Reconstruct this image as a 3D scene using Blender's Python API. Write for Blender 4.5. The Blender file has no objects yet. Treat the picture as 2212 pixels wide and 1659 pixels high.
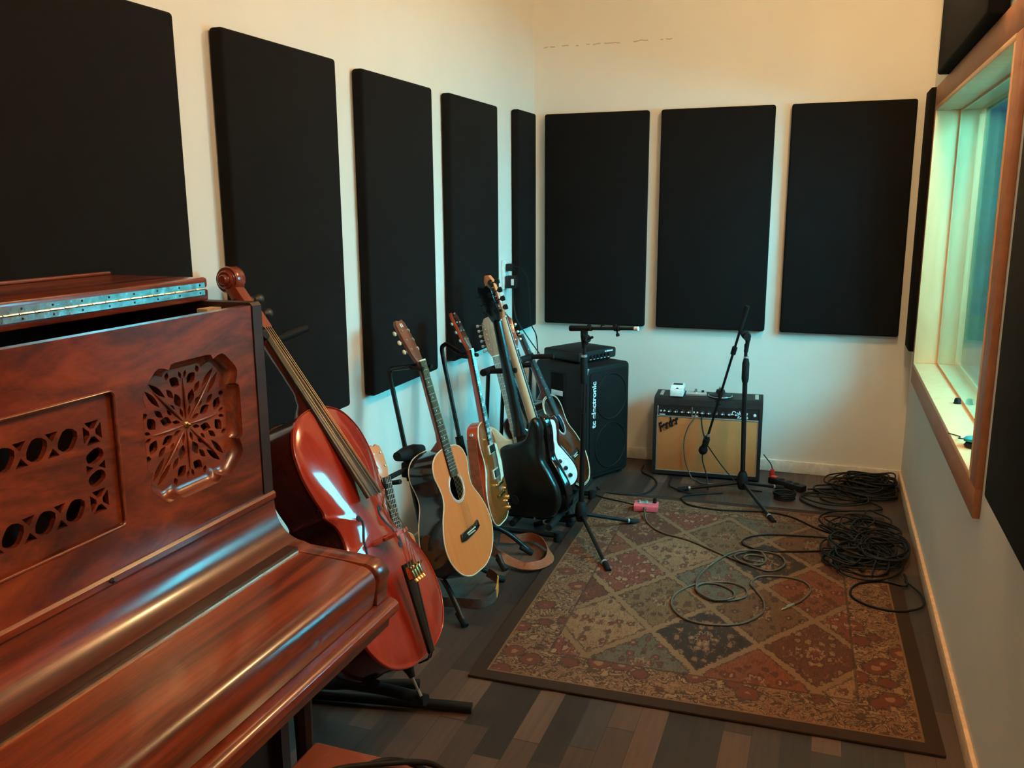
import bpy, bmesh, math, random
from mathutils import Vector, Matrix
from mathutils.geometry import tessellate_polygon
PI = math.pi
S = bpy.context.scene
COL = S.collection

# ---------------------------------------------------------------- camera
cam_d = bpy.data.cameras.new('camera')
cam_d.sensor_width = 36.0
cam_d.lens = 1872.35 * 36.0 / 2212.0
cam_d.clip_start = 0.05
cam_d.clip_end = 60
cam = bpy.data.objects.new('camera', cam_d)
COL.objects.link(cam)
yw, pt, rl = math.radians(19.8799), math.radians(-11.7087), math.radians(-0.3609)
fw = Vector((-math.sin(yw) * math.cos(pt), math.cos(yw) * math.cos(pt), math.sin(pt)))
rt = Vector((math.cos(yw), math.sin(yw), 0))
up = rt.cross(fw)
rr = rt * math.cos(rl) + up * math.sin(rl)
uu = -rt * math.sin(rl) + up * math.cos(rl)
M = Matrix((rr, uu, -fw)).transposed().to_4x4()
M.translation = Vector((1.6781, -5.0566, 1.525))
cam.matrix_world = M
S.camera = cam

# ---------------------------------------------------------------- view, world, lights
S.view_settings.view_transform = 'Standard'
S.view_settings.look = 'None'
S.view_settings.gamma = 1.0
S.view_settings.exposure = 0.0
S.view_settings.use_curve_mapping = False
W = bpy.data.worlds.new('world')
S.world = W
W.use_nodes = True
W.node_tree.nodes['Background'].inputs[0].default_value = (0.05, 0.06, 0.07, 1)
W.node_tree.nodes['Background'].inputs[1].default_value = 0.3

def lamp(name, kind, loc, power, color, size=0.1, target=None, size_y=None, spot=None):
    d = bpy.data.lights.new(name, kind)
    d.energy = power
    d.color = color
    if kind == 'AREA':
        d.size = size
        if size_y:
            d.shape = 'RECTANGLE'
            d.size_y = size_y
    else:
        d.shadow_soft_size = size
    if kind == 'SPOT':
        d.spot_size = math.radians(spot or 90)
        d.spot_blend = 0.7
    o = bpy.data.objects.new(name, d)
    COL.objects.link(o)
    o.location = loc
    if target:
        o.rotation_euler = (Vector(target) - Vector(loc)).to_track_quat('-Z', 'Y').to_euler()
    return o

WARM = (1.0, 0.66, 0.30)
lamp('ceiling_lamp_far', 'POINT', (1.93, -1.75, 2.78), 52, WARM, 0.07)
lamp('ceiling_lamp_near', 'POINT', (1.93, -4.0, 2.78), 43, (1.0, 0.74, 0.46), 0.08)
S.cycles.diffuse_bounces = 8
DAY = (0.10, 0.80, 1.10)

# ---------------------------------------------------------------- materials
class NT:
    def __init__(s, name):
        s.m = bpy.data.materials.new(name)
        s.m.use_nodes = True
        s.t = s.m.node_tree
        s.b = s.t.nodes['Principled BSDF']
    def n(s, kind, **kw):
        x = s.t.nodes.new(kind)
        for k, v in kw.items():
            setattr(x, k, v)
        return x
    def link(s, a, b):
        s.t.links.new(a, b)
    def val(s, sock, v):
        if hasattr(v, 'is_linked') or isinstance(v, bpy.types.NodeSocket):
            s.link(v, sock)
        else:
            sock.default_value = v
    def math(s, op, a, b=0.0, c=0.0, clamp=False):
        x = s.n('ShaderNodeMath', operation=op)
        x.use_clamp = clamp
        s.val(x.inputs[0], a)
        s.val(x.inputs[1], b)
        s.val(x.inputs[2], c)
        return x.outputs[0]
    def coord(s, which='Object'):
        return s.n('ShaderNodeTexCoord').outputs[which]
    def mapping(s, vec, scale=(1, 1, 1), rot=(0, 0, 0), loc=(0, 0, 0)):
        x = s.n('ShaderNodeMapping')
        s.link(vec, x.inputs[0])
        x.inputs[1].default_value = loc
        x.inputs[2].default_value = rot
        x.inputs[3].default_value = scale
        return x.outputs[0]
    def noise(s, vec, scale, detail=3, rough=0.5, dist=0.0):
        x = s.n('ShaderNodeTexNoise')
        if vec is not None:
            s.link(vec, x.inputs['Vector'])
        x.inputs['Scale'].default_value = scale
        x.inputs['Detail'].default_value = detail
        x.inputs['Roughness'].default_value = rough
        x.inputs['Distortion'].default_value = dist
        return x.outputs[0]
    def ramp(s, fac, stops, interp='LINEAR'):
        x = s.n('ShaderNodeValToRGB')
        cr = x.color_ramp
        cr.interpolation = interp
        while len(cr.elements) < len(stops):
            cr.elements.new(0.5)
        for e, (p, c) in zip(cr.elements, stops):
            e.position = p
            e.color = (*c, 1) if len(c) == 3 else c
        s.val(x.inputs[0], fac)
        return x.outputs[0]
    def mix(s, fac, a, b, mode='MIX'):
        x = s.n('ShaderNodeMix', data_type='RGBA', blend_type=mode)
        s.val(x.inputs[0], fac)
        for i, v in ((6, a), (7, b)):
            if isinstance(v, tuple):
                v = (*v, 1) if len(v) == 3 else v
            s.val(x.inputs[i], v)
        return x.outputs[2]
    def bump(s, h, strength=0.2, dist=0.01):
        x = s.n('ShaderNodeBump')
        x.inputs['Strength'].default_value = strength
        x.inputs['Distance'].default_value = dist
        s.link(h, x.inputs['Height'])
        s.link(x.outputs[0], s.b.inputs['Normal'])
    def set(s, **kw):
        for k, v in kw.items():
            k = k.replace('_', ' ')
            if isinstance(v, tuple) and len(v) == 3:
                v = (*v, 1)
            s.val(s.b.inputs[k], v)
        return s.m

def plain(name, col, rough=0.5, metal=0.0, coat=0.0, var=0.12, scale=40, bump=0.0, spec=0.5):
    t = NT(name)
    v = t.noise(t.coord(), scale, 3)
    lo = tuple(c * (1 - var) for c in col)
    hi = tuple(min(1, c * (1 + var)) for c in col)
    t.set(Base_Color=t.ramp(v, [(0.3, lo), (0.7, hi)]), Roughness=rough, Metallic=metal, Coat_Weight=coat, Coat_Roughness=0.08)
    t.b.inputs['Specular IOR Level'].default_value = spec
    if bump:
        t.bump(v, bump, 0.003)
    return t.m

def wood(name, stops, scale=(1, 1, 1), dens=3.0, rough=0.35, coat=0.0, dist=1.5, fine=60, crough=0.1):
    t = NT(name)
    v = t.mapping(t.coord(), scale)
    a = t.noise(v, dens, 5, 0.6, dist)
    f = t.noise(t.mapping(t.coord(), tuple(q * 3 for q in scale)), fine * 0.3, 3, 0.6, 0.2)
    fac = t.math('ADD', t.math('MULTIPLY', a, 0.82), t.math('MULTIPLY', f, 0.18))
    t.set(Base_Color=t.ramp(fac, stops), Roughness=rough, Coat_Weight=coat, Coat_Roughness=crough)
    return t.m

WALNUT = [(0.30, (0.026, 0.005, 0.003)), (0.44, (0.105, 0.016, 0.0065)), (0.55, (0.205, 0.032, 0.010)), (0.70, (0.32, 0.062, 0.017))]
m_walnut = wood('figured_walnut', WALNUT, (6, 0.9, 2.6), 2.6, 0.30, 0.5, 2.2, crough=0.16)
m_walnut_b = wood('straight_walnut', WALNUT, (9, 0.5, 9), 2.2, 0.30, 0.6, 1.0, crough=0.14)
m_walnut_dark = wood('dark_walnut', [(0.3, (0.012, 0.004, 0.003)), (0.7, (0.05, 0.013, 0.008))], (3, 1, 3), 3, 0.45)  # darker brown walnut for sides, legs and rails
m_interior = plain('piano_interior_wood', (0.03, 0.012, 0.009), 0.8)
m_pale = plain('pale_action_wood', (0.5, 0.34, 0.22), 0.6)
m_chrome = plain('chrome', (0.75, 0.76, 0.76), 0.16, 1.0, var=0.05)
m_hinge = plain('nickel_hinge', (0.72, 0.74, 0.74), 0.2, 1.0, var=0.25, scale=60, bump=0.25)
m_brass = plain('tarnished_brass', (0.36, 0.24, 0.12), 0.3, 1.0)
m_brassline = plain('pale_brass', (0.85, 0.74, 0.55), 0.3, 1.0)
m_black = plain('black_plastic', (0.009, 0.008, 0.008), 0.45, spec=0.35)
m_blackmetal = plain('black_enamel', (0.007, 0.0065, 0.0065), 0.36, spec=0.35)
m_rubber = plain('black_rubber', (0.008, 0.007, 0.007), 0.75, spec=0.25)
m_gloss = plain('gloss_black_lacquer', (0.006, 0.006, 0.007), 0.12, 0, 0.6)
m_satinblack = plain('satin_black_lacquer', (0.004, 0.004, 0.004), 0.30, 0, 0.1, spec=0.4)
m_cloth = plain('black_panel_fabric', (0.0062, 0.0052, 0.0050), 0.95, var=0.25, scale=300, bump=0.15, spec=0.2)
m_vinyl = plain('black_vinyl', (0.012, 0.0085, 0.008), 0.55, var=0.3, scale=260, bump=0.35, spec=0.3)
m_carpetbox = plain('charcoal_cabinet_coating', (0.009, 0.0065, 0.006), 0.6, var=0.3, scale=300, bump=0.3, spec=0.25)
m_grillblack = plain('black_speaker_grille', (0.007, 0.0055, 0.005), 0.75, var=0.4, scale=500, bump=0.4, spec=0.2)
m_white = plain('white_enamel', (0.9, 0.88, 0.85), 0.3)
m_whiteplastic = plain('white_plastic', (0.78, 0.78, 0.75), 0.4)
m_cream = plain('cream_binding', (0.72, 0.6, 0.42), 0.4)
m_silver = plain('silver_trim', (0.6, 0.6, 0.58), 0.35, 0.8)
m_label = plain('pale_label', (0.72, 0.75, 0.78), 0.4)
m_pink = plain('pink_enamel', (0.80, 0.10, 0.125), 0.35)
m_teal = plain('teal_plastic', (0.02, 0.36, 0.36), 0.3)
m_red = plain('red_plastic', (0.6, 0.03, 0.02), 0.35)
m_bone = plain('bone_nut', (0.8, 0.72, 0.58), 0.4)
m_pearl = plain('pearl_button', (0.75, 0.6, 0.4), 0.25)
m_cable_black = plain('black_cable', (0.006, 0.0055, 0.0055), 0.55, spec=0.3)
m_cable_grey = plain('grey_green_cable', (0.095, 0.064, 0.038), 0.5)
m_leather = plain('brown_leather', (0.27, 0.065, 0.024), 0.55, var=0.25, scale=60, bump=0.2)
m_leather_dark = plain('dark_brown_webbing', (0.07, 0.03, 0.02), 0.7, var=0.3, scale=80)
m_orange = plain('orange_leather_tab', (0.75, 0.24, 0.04), 0.5)
m_cello = wood('red_cello_varnish', [(0.3, (0.26, 0.018, 0.010)), (0.7, (0.46, 0.040, 0.018))], (5, 5, 0.7), 3, 0.14, 0.7, 0.6, crough=0.05)
m_cello_rib = wood('dark_cello_ribs', [(0.3, (0.035, 0.006, 0.005)), (0.7, (0.085, 0.012, 0.008))], (3, 3, 0.8), 3, 0.2, 0.5, 0.6)
m_cello_neck = wood('cello_neck_maple', [(0.3, (0.14, 0.018, 0.010)), (0.7, (0.28, 0.045, 0.02))], (4, 4, 1), 3, 0.25, 0.5, 0.6)
m_ebony = plain('ebony', (0.03, 0.022, 0.017), 0.34, var=0.3)
m_spruce = wood('orange_spruce', [(0.3, (0.66, 0.130, 0.026)), (0.7, (0.75, 0.170, 0.037))], (30, 30, 0.6), 2, 0.35, 0.25, 0.1)
m_rosewood = wood('dark_rosewood', [(0.3, (0.012, 0.007, 0.007)), (0.7, (0.030, 0.014, 0.013))], (3, 3, 1), 4, 0.16, 0.5, 0.6)
m_fretboard = plain('fretboard_rosewood', (0.045, 0.028, 0.022), 0.75, var=0.4, scale=60, spec=0.2)
m_mahogany = wood('reddish_mahogany', [(0.3, (0.22, 0.045, 0.022)), (0.7, (0.36, 0.085, 0.04))], (4, 4, 1), 3, 0.3, 0.4, 0.4)
m_headwood = wood('brown_headstock_veneer', [(0.3, (0.13, 0.035, 0.02)), (0.7, (0.26, 0.075, 0.04))], (4, 4, 1), 3, 0.3, 0.4, 0.4)
m_cherry = wood('cherry_red_wood', [(0.3, (0.40, 0.055, 0.025)), (0.7, (0.55, 0.095, 0.04))], (4, 4, 1), 3, 0.28, 0.4, 0.4)
m_wine = wood('wine_red_wood', [(0.3, (0.10, 0.010, 0.010)), (0.7, (0.2, 0.020, 0.018))], (4, 4, 1), 3, 0.25, 0.4, 0.4)
m_winebody = plain('dark_wine_lacquer', (0.035, 0.008, 0.007), 0.14, 0, 0.6)
m_goldtop = plain('bronze_gold_top', (0.30, 0.066, 0.011), 0.30, 0.25, 0.4)
m_maple = wood('pale_maple', [(0.3, (0.62, 0.36, 0.20)), (0.7, (0.78, 0.5, 0.31))], (4, 4, 0.8), 2, 0.3, 0.3, 0.4)
m_maplehead = wood('amber_maple', [(0.3, (0.66, 0.20, 0.07)), (0.7, (0.80, 0.28, 0.11))], (4, 4, 1), 2, 0.35, 0.2, 0.4)
m_relic = wood('worn_tan_wood', [(0.3, (0.24, 0.105, 0.055)), (0.7, (0.52, 0.27, 0.155))], (14, 14, 3), 3, 0.7, 0.0, 1.0)
m_buttercream = plain('aged_cream_finish', (0.62, 0.41, 0.24), 0.45)
m_pickup = plain('cream_pickup_ring', (0.75, 0.68, 0.52), 0.4)
m_steel = plain('steel_string', (0.5, 0.48, 0.44), 0.3, 1.0)
m_bronze = plain('bronze_string', (0.6, 0.42, 0.22), 0.3, 1.0)
m_gold = plain('gold_hardware', (0.8, 0.6, 0.28), 0.25, 1.0)
m_pine = wood('pale_pine', [(0.3, (0.82, 0.42, 0.19)), (0.72, (0.92, 0.54, 0.27))], (5, 5, 0.8), 3, 0.42, 0.2, 0.8)
m_trimwood = wood('stained_window_trim', [(0.3, (0.30, 0.11, 0.045)), (0.7, (0.44, 0.175, 0.075))], (4, 1, 1), 4, 0.45, 0.1, 0.6)
m_cedar = wood('window_trim_face', [(0.3, (0.34, 0.12, 0.05)), (0.7, (0.46, 0.18, 0.08))], (4, 1.2, 4), 4, 0.5, 0.0, 0.6)
m_base_lit = plain('lit_baseboard_paint', (0.86, 0.55, 0.34), 0.5)  # orange of the warm lamp light put into the right baseboard's colour
m_board_white = plain('pale_baseboard_paint', (0.72, 0.66, 0.58), 0.5)
m_blue = plain('blue_acoustic_cloth', (0.04, 0.30, 0.50), 0.9, var=0.35, scale=6)
m_greywall = plain('grey_control_room_paint', (0.5, 0.5, 0.48), 0.8)
m_stool = wood('stool_wood', [(0.3, (0.16, 0.035, 0.018)), (0.7, (0.28, 0.07, 0.03))], (3, 1, 3), 4, 0.4, 0.2, 1.0)

def m_wall_make():
    t = NT('white_wall_paint')
    co = t.coord()
    n1 = t.noise(co, 1.3, 4, 0.6)
    col = t.ramp(n1, [(0.3, (0.74, 0.69, 0.62)), (0.7, (0.80, 0.75, 0.68))])
    # hairline crack in the plaster of the back wall
    sx = t.n('ShaderNodeSeparateXYZ')
    t.link(co, sx.inputs[0])
    wob = t.math('MULTIPLY', t.math('SUBTRACT', t.noise(t.mapping(co, (1, 0, 0)), 9, 4, 0.7), 0.5), 0.035)
    dz = t.math('ABSOLUTE', t.math('SUBTRACT', t.math('SUBTRACT', sx.outputs[2], 2.412), wob))
    near = t.math('LESS_THAN', dz, 0.0032)
    gap = t.math('GREATER_THAN', t.noise(t.mapping(co, (1, 0, 0), loc=(4, 0, 0)), 12, 2), 0.5)
    yy = t.math('GREATER_THAN', sx.outputs[1], -0.05)
    xx = t.math('LESS_THAN', sx.outputs[0], 0.80)
    f = t.math('MULTIPLY', t.math('MULTIPLY', near, gap), t.math('MULTIPLY', yy, xx))
    # a few nail holes
    vo = t.n('ShaderNodeTexVoronoi')
    t.link(co, vo.inputs['Vector'])
    vo.inputs['Scale'].default_value = 2.6
    spot = t.math('LESS_THAN', vo.outputs['Distance'], 0.013)
    f2 = t.math('MAXIMUM', t.math('MULTIPLY', f, 0.55), t.math('MULTIPLY', spot, 0.8))
    col = t.mix(f2, col, (0.35, 0.18, 0.09))
    t.set(Base_Color=col, Roughness=0.75)
    t.bump(t.noise(co, 90, 3), 0.08, 0.004)
    return t.m
m_wall = m_wall_make()

def m_floor_make():
    t = NT('dark_laminate_planks')
    co = t.coord()
    sx = t.n('ShaderNodeSeparateXYZ')
    t.link(co, sx.inputs[0])
    row = t.math('FLOOR', t.math('DIVIDE', sx.outputs[0], 0.082))
    wn = t.n('ShaderNodeTexWhiteNoise', noise_dimensions='1D')
    t.link(row, wn.inputs['W'])
    yv = t.math('ADD', t.math('DIVIDE', sx.outputs[1], 0.52), t.math('MULTIPLY', wn.outputs[0], 7.0))
    colid = t.math('FLOOR', yv)
    cv = t.n('ShaderNodeCombineXYZ')
    t.link(row, cv.inputs[0])
    t.link(colid, cv.inputs[1])
    w2 = t.n('ShaderNodeTexWhiteNoise', noise_dimensions='2D')
    t.link(cv.outputs[0], w2.inputs['Vector'])
    base = t.ramp(w2.outputs[0], [(0.0, (0.022, 0.013, 0.011)), (0.35, (0.046, 0.026, 0.020)), (0.6, (0.085, 0.043, 0.030)), (0.85, (0.155, 0.074, 0.045)), (1.0, (0.060, 0.042, 0.036))])
    gr = t.noise(t.mapping(co, (60, 3, 1)), 1.0, 5, 0.65, 0.6)
    col = t.mix(t.math('MULTIPLY', gr, 0.6), base, (0.012, 0.008, 0.007))
    fx = t.math('FRACT', t.math('DIVIDE', sx.outputs[0], 0.082))
    seam = t.math('LESS_THAN', fx, 0.02)
    seam2 = t.math('LESS_THAN', t.math('FRACT', yv), 0.006)
    sm = t.math('MAXIMUM', seam, seam2)
    col = t.mix(sm, col, (0.008, 0.006, 0.006))
    t.set(Base_Color=col, Roughness=t.math('ADD', t.math('MULTIPLY', gr, 0.25), 0.34))
    return t.m
m_floor = m_floor_make()

RUG_HX, RUG_HY = 0.715, 0.985
def m_rug_make():
    t = NT('patterned_rug')
    co = t.coord()
    sx = t.n('ShaderNodeSeparateXYZ')
    t.link(co, sx.inputs[0])
    X, Y = sx.outputs[0], sx.outputs[1]
    d = t.math('MINIMUM', t.math('SUBTRACT', RUG_HX, t.math('ABSOLUTE', X)), t.math('SUBTRACT', RUG_HY, t.math('ABSOLUTE', Y)))
    wob = t.math('MULTIPLY', t.math('SUBTRACT', t.noise(co, 55, 3, 0.7), 0.5), 0.15)
    u0 = t.math('ADD', t.math('DIVIDE', X, 0.375), t.math('DIVIDE', Y, 0.50))
    v0 = t.math('SUBTRACT', t.math('DIVIDE', X, 0.375), t.math('DIVIDE', Y, 0.50))
    u = t.math('ADD', t.math('ADD', u0, wob), 0.5)
    v = t.math('ADD', t.math('SUBTRACT', v0, wob), 0.5)
    cu, cvv = t.math('FLOOR', u), t.math('FLOOR', v)
    fu = t.math('SUBTRACT', t.math('FRACT', u), 0.5)
    fv = t.math('SUBTRACT', t.math('FRACT', v), 0.5)
    edge = t.math('SUBTRACT', 0.5, t.math('MAXIMUM', t.math('ABSOLUTE', fu), t.math('ABSOLUTE', fv)))
    # diagonal colour sequence: lozenge (-1, 1) is the navy one near the middle of the near end
    idx = t.math('FLOORED_MODULO', t.math('ADD', t.math('ADD', cu, t.math('MULTIPLY', cvv, 2.0)), 7.02), 8.0)
    pal = [(0.026, 0.027, 0.030), (0.155, 0.095, 0.052), (0.225, 0.080, 0.040), (0.125, 0.050, 0.034), (0.205, 0.062, 0.045), (0.300, 0.215, 0.130), (0.190, 0.140, 0.078), (0.125, 0.135, 0.108)]
    acc_ = [(0.22, 0.14, 0.085), (0.06, 0.035, 0.025), (0.12, 0.035, 0.03), (0.26, 0.17, 0.10), (0.34, 0.27, 0.18), (0.15, 0.045, 0.035), (0.10, 0.055, 0.032), (0.17, 0.05, 0.045)]
    fidx = t.math('DIVIDE', idx, 8.0)
    base = t.ramp(fidx, [(i / 8, c) for i, c in enumerate(pal)], 'CONSTANT')
    acc = t.ramp(fidx, [(i / 8, c) for i, c in enumerate(acc_)], 'CONSTANT')
    # mirrored floral drawing inside every lozenge
    lx = t.math('ADD', fu, fv)
    ly = t.math('SUBTRACT', fu, fv)
    mv = t.n('ShaderNodeCombineXYZ')
    t.link(t.math('ABSOLUTE', lx), mv.inputs[0])
    t.link(ly, mv.inputs[1])
    t.link(t.math('MULTIPLY', idx, 3.7), mv.inputs[2])
    P = mv.outputs[0]
    r = t.math('SQRT', t.math('ADD', t.math('MULTIPLY', lx, lx), t.math('MULTIPLY', ly, ly)))
    ang = t.math('ARCTAN2', ly, lx)
    pet = t.math('MULTIPLY', t.math('SINE', t.math('MULTIPLY', ang, 8.0)), 0.03)
    rp = t.math('ADD', r, pet)
    ring1 = t.math('MULTIPLY', t.math('GREATER_THAN', rp, 0.12), t.math('LESS_THAN', rp, 0.16))
    core = t.math('LESS_THAN', rp, 0.07)
    vo = t.n('ShaderNodeTexVoronoi')
    t.link(P, vo.inputs['Vector'])
    vo.inputs['Scale'].default_value = 4.6
    vd = t.math('ADD', vo.outputs['Distance'], t.math('MULTIPLY', t.math('SUBTRACT', t.noise(P, 16, 2), 0.5), 0.22))
    f_out = t.math('LESS_THAN', vd, 0.40)
    f_mid = t.math('LESS_THAN', vd, 0.30)
    f_in = t.math('LESS_THAN', vd, 0.14)
    vein = t.noise(P, 6.5, 3, 0.6, 1.6)
    scroll = t.math('LESS_THAN', t.math('ABSOLUTE', t.math('SUBTRACT', vein, 0.5)), 0.022)
    leaf = t.math('GREATER_THAN', vein, 0.63)
    c = t.mix(t.math('MULTIPLY', leaf, 0.7), base, acc)
    c = t.mix(t.math('MULTIPLY', scroll, 0.65), c, (0.05, 0.035, 0.025))
    c = t.mix(t.math('MULTIPLY', f_out, 0.7), c, (0.055, 0.036, 0.026))
    c = t.mix(t.math('MULTIPLY', f_mid, 0.85), c, acc)
    c = t.mix(t.math('MULTIPLY', f_in, 0.8), c, (0.33, 0.25, 0.16))
    c = t.mix(t.math('MULTIPLY', ring1, 0.7), c, (0.33, 0.25, 0.16))
    c = t.mix(t.math('MULTIPLY', core, 0.8), c, (0.16, 0.045, 0.035))
    e1 = t.math('LESS_THAN', edge, 0.062)
    e2 = t.math('LESS_THAN', edge, 0.042)
    c = t.mix(t.math('MULTIPLY', e1, 0.75), c, (0.06, 0.042, 0.03))
    c = t.mix(t.math('MULTIPLY', e2, 0.85), c, (0.27, 0.195, 0.115))
    # border of rosettes and scrolls
    bn = t.noise(co, 24, 3, 0.6, 1.5)
    bcol = t.ramp(bn, [(0.0, (0.27, 0.20, 0.12)), (0.40, (0.31, 0.235, 0.145)), (0.44, (0.085, 0.05, 0.032)), (0.50, (0.075, 0.045, 0.03)), (0.54, (0.31, 0.235, 0.145)), (0.60, (0.15, 0.06, 0.04)), (0.66, (0.28, 0.2, 0.12))])
    vb = t.n('ShaderNodeTexVoronoi')
    t.link(co, vb.inputs['Vector'])
    vb.inputs['Scale'].default_value = 8.5
    vbd = t.math('ADD', vb.outputs['Distance'], t.math('MULTIPLY', t.math('SUBTRACT', t.noise(co, 60, 2), 0.5), 0.25))
    bcol = t.mix(t.math('MULTIPLY', t.math('LESS_THAN', vbd, 0.36), 0.8), bcol, (0.06, 0.036, 0.026))
    bcol = t.mix(t.math('MULTIPLY', t.math('LESS_THAN', vbd, 0.30), 0.85), bcol, (0.17, 0.055, 0.04))
    bcol = t.mix(t.math('MULTIPLY', t.math('LESS_THAN', vbd, 0.13), 0.85), bcol, (0.30, 0.2, 0.11))
    inb = t.math('LESS_THAN', d, 0.215)
    c = t.mix(inb, c, bcol)
    l1 = t.math('MULTIPLY', t.math('LESS_THAN', d, 0.222), t.math('GREATER_THAN', d, 0.213))
    c = t.mix(t.math('MULTIPLY', l1, 0.7), c, (0.06, 0.038, 0.027))
    out = t.math('LESS_THAN', d, 0.050)
    c = t.mix(out, c, (0.034, 0.024, 0.019))
    l2 = t.math('MULTIPLY', t.math('LESS_THAN', d, 0.056), t.math('GREATER_THAN', d, 0.049))
    c = t.mix(l2, c, (0.22, 0.15, 0.08))
    wear = t.noise(co, 3.0, 3, 0.6)
    c = t.mix(t.math('MULTIPLY', wear, 0.35), c, (0.075, 0.052, 0.036))
    c = t.mix(1.0, c, (1.12, 0.77, 0.62), 'MULTIPLY')
    pile = t.noise(co, 320, 2)
    c = t.mix(t.math('MULTIPLY', pile, 0.45), c, (0.03, 0.022, 0.016))
    t.set(Base_Color=c, Roughness=0.95)
    t.b.inputs['Specular IOR Level'].default_value = 0.2
    t.bump(pile, 0.4, 0.004)
    return t.m
m_rug = m_rug_make()

def m_grille_make():
    t = NT('woven_tan_grille_cloth')
    co = t.coord()
    w1 = t.n('ShaderNodeTexWave', bands_direction='X')
    w1.inputs['Scale'].default_value = 75
    w2 = t.n('ShaderNodeTexWave', bands_direction='Z')
    w2.inputs['Scale'].default_value = 75
    t.link(co, w1.inputs['Vector'])
    t.link(co, w2.inputs['Vector'])
    w = t.math('MULTIPLY', w1.outputs['Fac'], w2.outputs['Fac'])
    base = t.ramp(t.noise(co, 4, 3), [(0.3, (0.52, 0.155, 0.038)), (0.7, (0.60, 0.19, 0.052))])
    t.set(Base_Color=t.mix(t.math('MULTIPLY', w, 0.5), base, (0.28, 0.085, 0.024)), Roughness=0.8)
    t.bump(w, 0.3, 0.002)
    return t.m
m_grille = m_grille_make()

def m_glass_make():
    t = NT('window_glass')
    tr = t.n('ShaderNodeBsdfTransparent')
    tr.inputs[0].default_value = (0.93, 0.97, 0.96, 1)
    gl = t.n('ShaderNodeBsdfGlossy')
    gl.inputs['Roughness'].default_value = 0.02
    lw = t.n('ShaderNodeLayerWeight')
    lw.inputs[0].default_value = 0.5
    fres = t.math('ADD', t.math('MULTIPLY', t.math('POWER', lw.outputs['Facing'], 5.0), 0.96), 0.04)
    mx = t.n('ShaderNodeMixShader')
    t.link(fres, mx.inputs[0])
    t.link(tr.outputs[0], mx.inputs[1])
    t.link(gl.outputs[0], mx.inputs[2])
    t.link(mx.outputs[0], t.t.nodes['Material Output'].inputs[0])
    return t.m
m_glass = m_glass_make()

def m_emit(name, col, s):
    t = NT(name)
    t.set(Base_Color=(0.8, 0.8, 0.8), Emission_Color=col, Emission_Strength=s)
    return t.m
m_sky = m_emit('bright_daylight_pane', DAY, 32.0)
m_fill_pane = m_emit('added_fill_pane', DAY, 6.0)  # glow of the added window in the near wall
m_bulb = m_emit('warm_bulb', WARM, 6.0)

def m_burst_make():
    t = NT('sunburst_top')
    sx = t.n('ShaderNodeSeparateXYZ')
    t.link(t.coord(), sx.inputs[0])
    dx = t.math('DIVIDE', sx.outputs[0], 0.2)
    dz = t.math('DIVIDE', t.math('SUBTRACT', sx.outputs[2], 0.2), 0.26)
    r = t.math('SQRT', t.math('ADD', t.math('MULTIPLY', dx, dx), t.math('MULTIPLY', dz, dz)))
    t.set(Base_Color=t.ramp(r, [(0.30, (0.16, 0.028, 0.005)), (0.8, (0.060, 0.010, 0.003)), (1.0, (0.008, 0.003, 0.002))]), Roughness=0.15, Coat_Weight=0.5)
    return t.m
m_burst = m_burst_make()

# ---------------------------------------------------------------- mesh helpers
def newbm():
    return bmesh.new()

def finish(name, bm, mat, parent=None, smooth=35):
    bmesh.ops.recalc_face_normals(bm, faces=bm.faces[:])
    me = bpy.data.meshes.new(name)
    bm.to_mesh(me)
    bm.free()
    me.materials.append(mat)
    if smooth:
        me.polygons.foreach_set('use_smooth', [True] * len(me.polygons))
        me.set_sharp_from_angle(angle=math.radians(smooth))
    o = bpy.data.objects.new(name, me)
    COL.objects.link(o)
    if parent:
        o.parent = parent
    return o

def tag(o, label, cat, group=None):
    o['label'] = label
    o['category'] = cat
    if group:
        o['group'] = group
    return o

def thing(name, label, cat, loc=(0, 0, 0), rotz=0.0, group=None, matrix=None):
    o = bpy.data.objects.new(name, None)
    o.empty_display_size = 0.05
    COL.objects.link(o)
    if matrix is not None:
        o.matrix_world = matrix
    else:
        o.location = loc
        o.rotation_euler = (0, 0, rotz)
    return tag(o, label, cat, group)

def struct(name, bm, mat, parent=None, smooth=35):
    o = finish(name, bm, mat, parent, smooth)
    o['kind'] = 'structure'
    return o

def shift(bm, v):
    bmesh.ops.translate(bm, verts=bm.verts[:], vec=Vector(v))
    return bm

def box(bm, x0, x1, y0, y1, z0, z1, bev=0.0, seg=2):
    r = bmesh.ops.create_cube(bm, size=1.0)
    vs = r['verts']
    for v in vs:
        v.co = Vector(((x0 + x1) / 2 + v.co.x * (x1 - x0), (y0 + y1) / 2 + v.co.y * (y1 - y0), (z0 + z1) / 2 + v.co.z * (z1 - z0)))
    if bev > 0:
        es = list({e for v in vs for e in v.link_edges})
        bmesh.ops.bevel(bm, geom=es, offset=bev, segments=seg, profile=0.5, affect='EDGES')
    return bm

def frame_of(d):
    d = d.normalized()
    a = Vector((0, 0, 1)) if abs(d.z) < 0.9 else Vector((1, 0, 0))
    x = a.cross(d).normalized()
    return x, d.cross(x).normalized()

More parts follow.
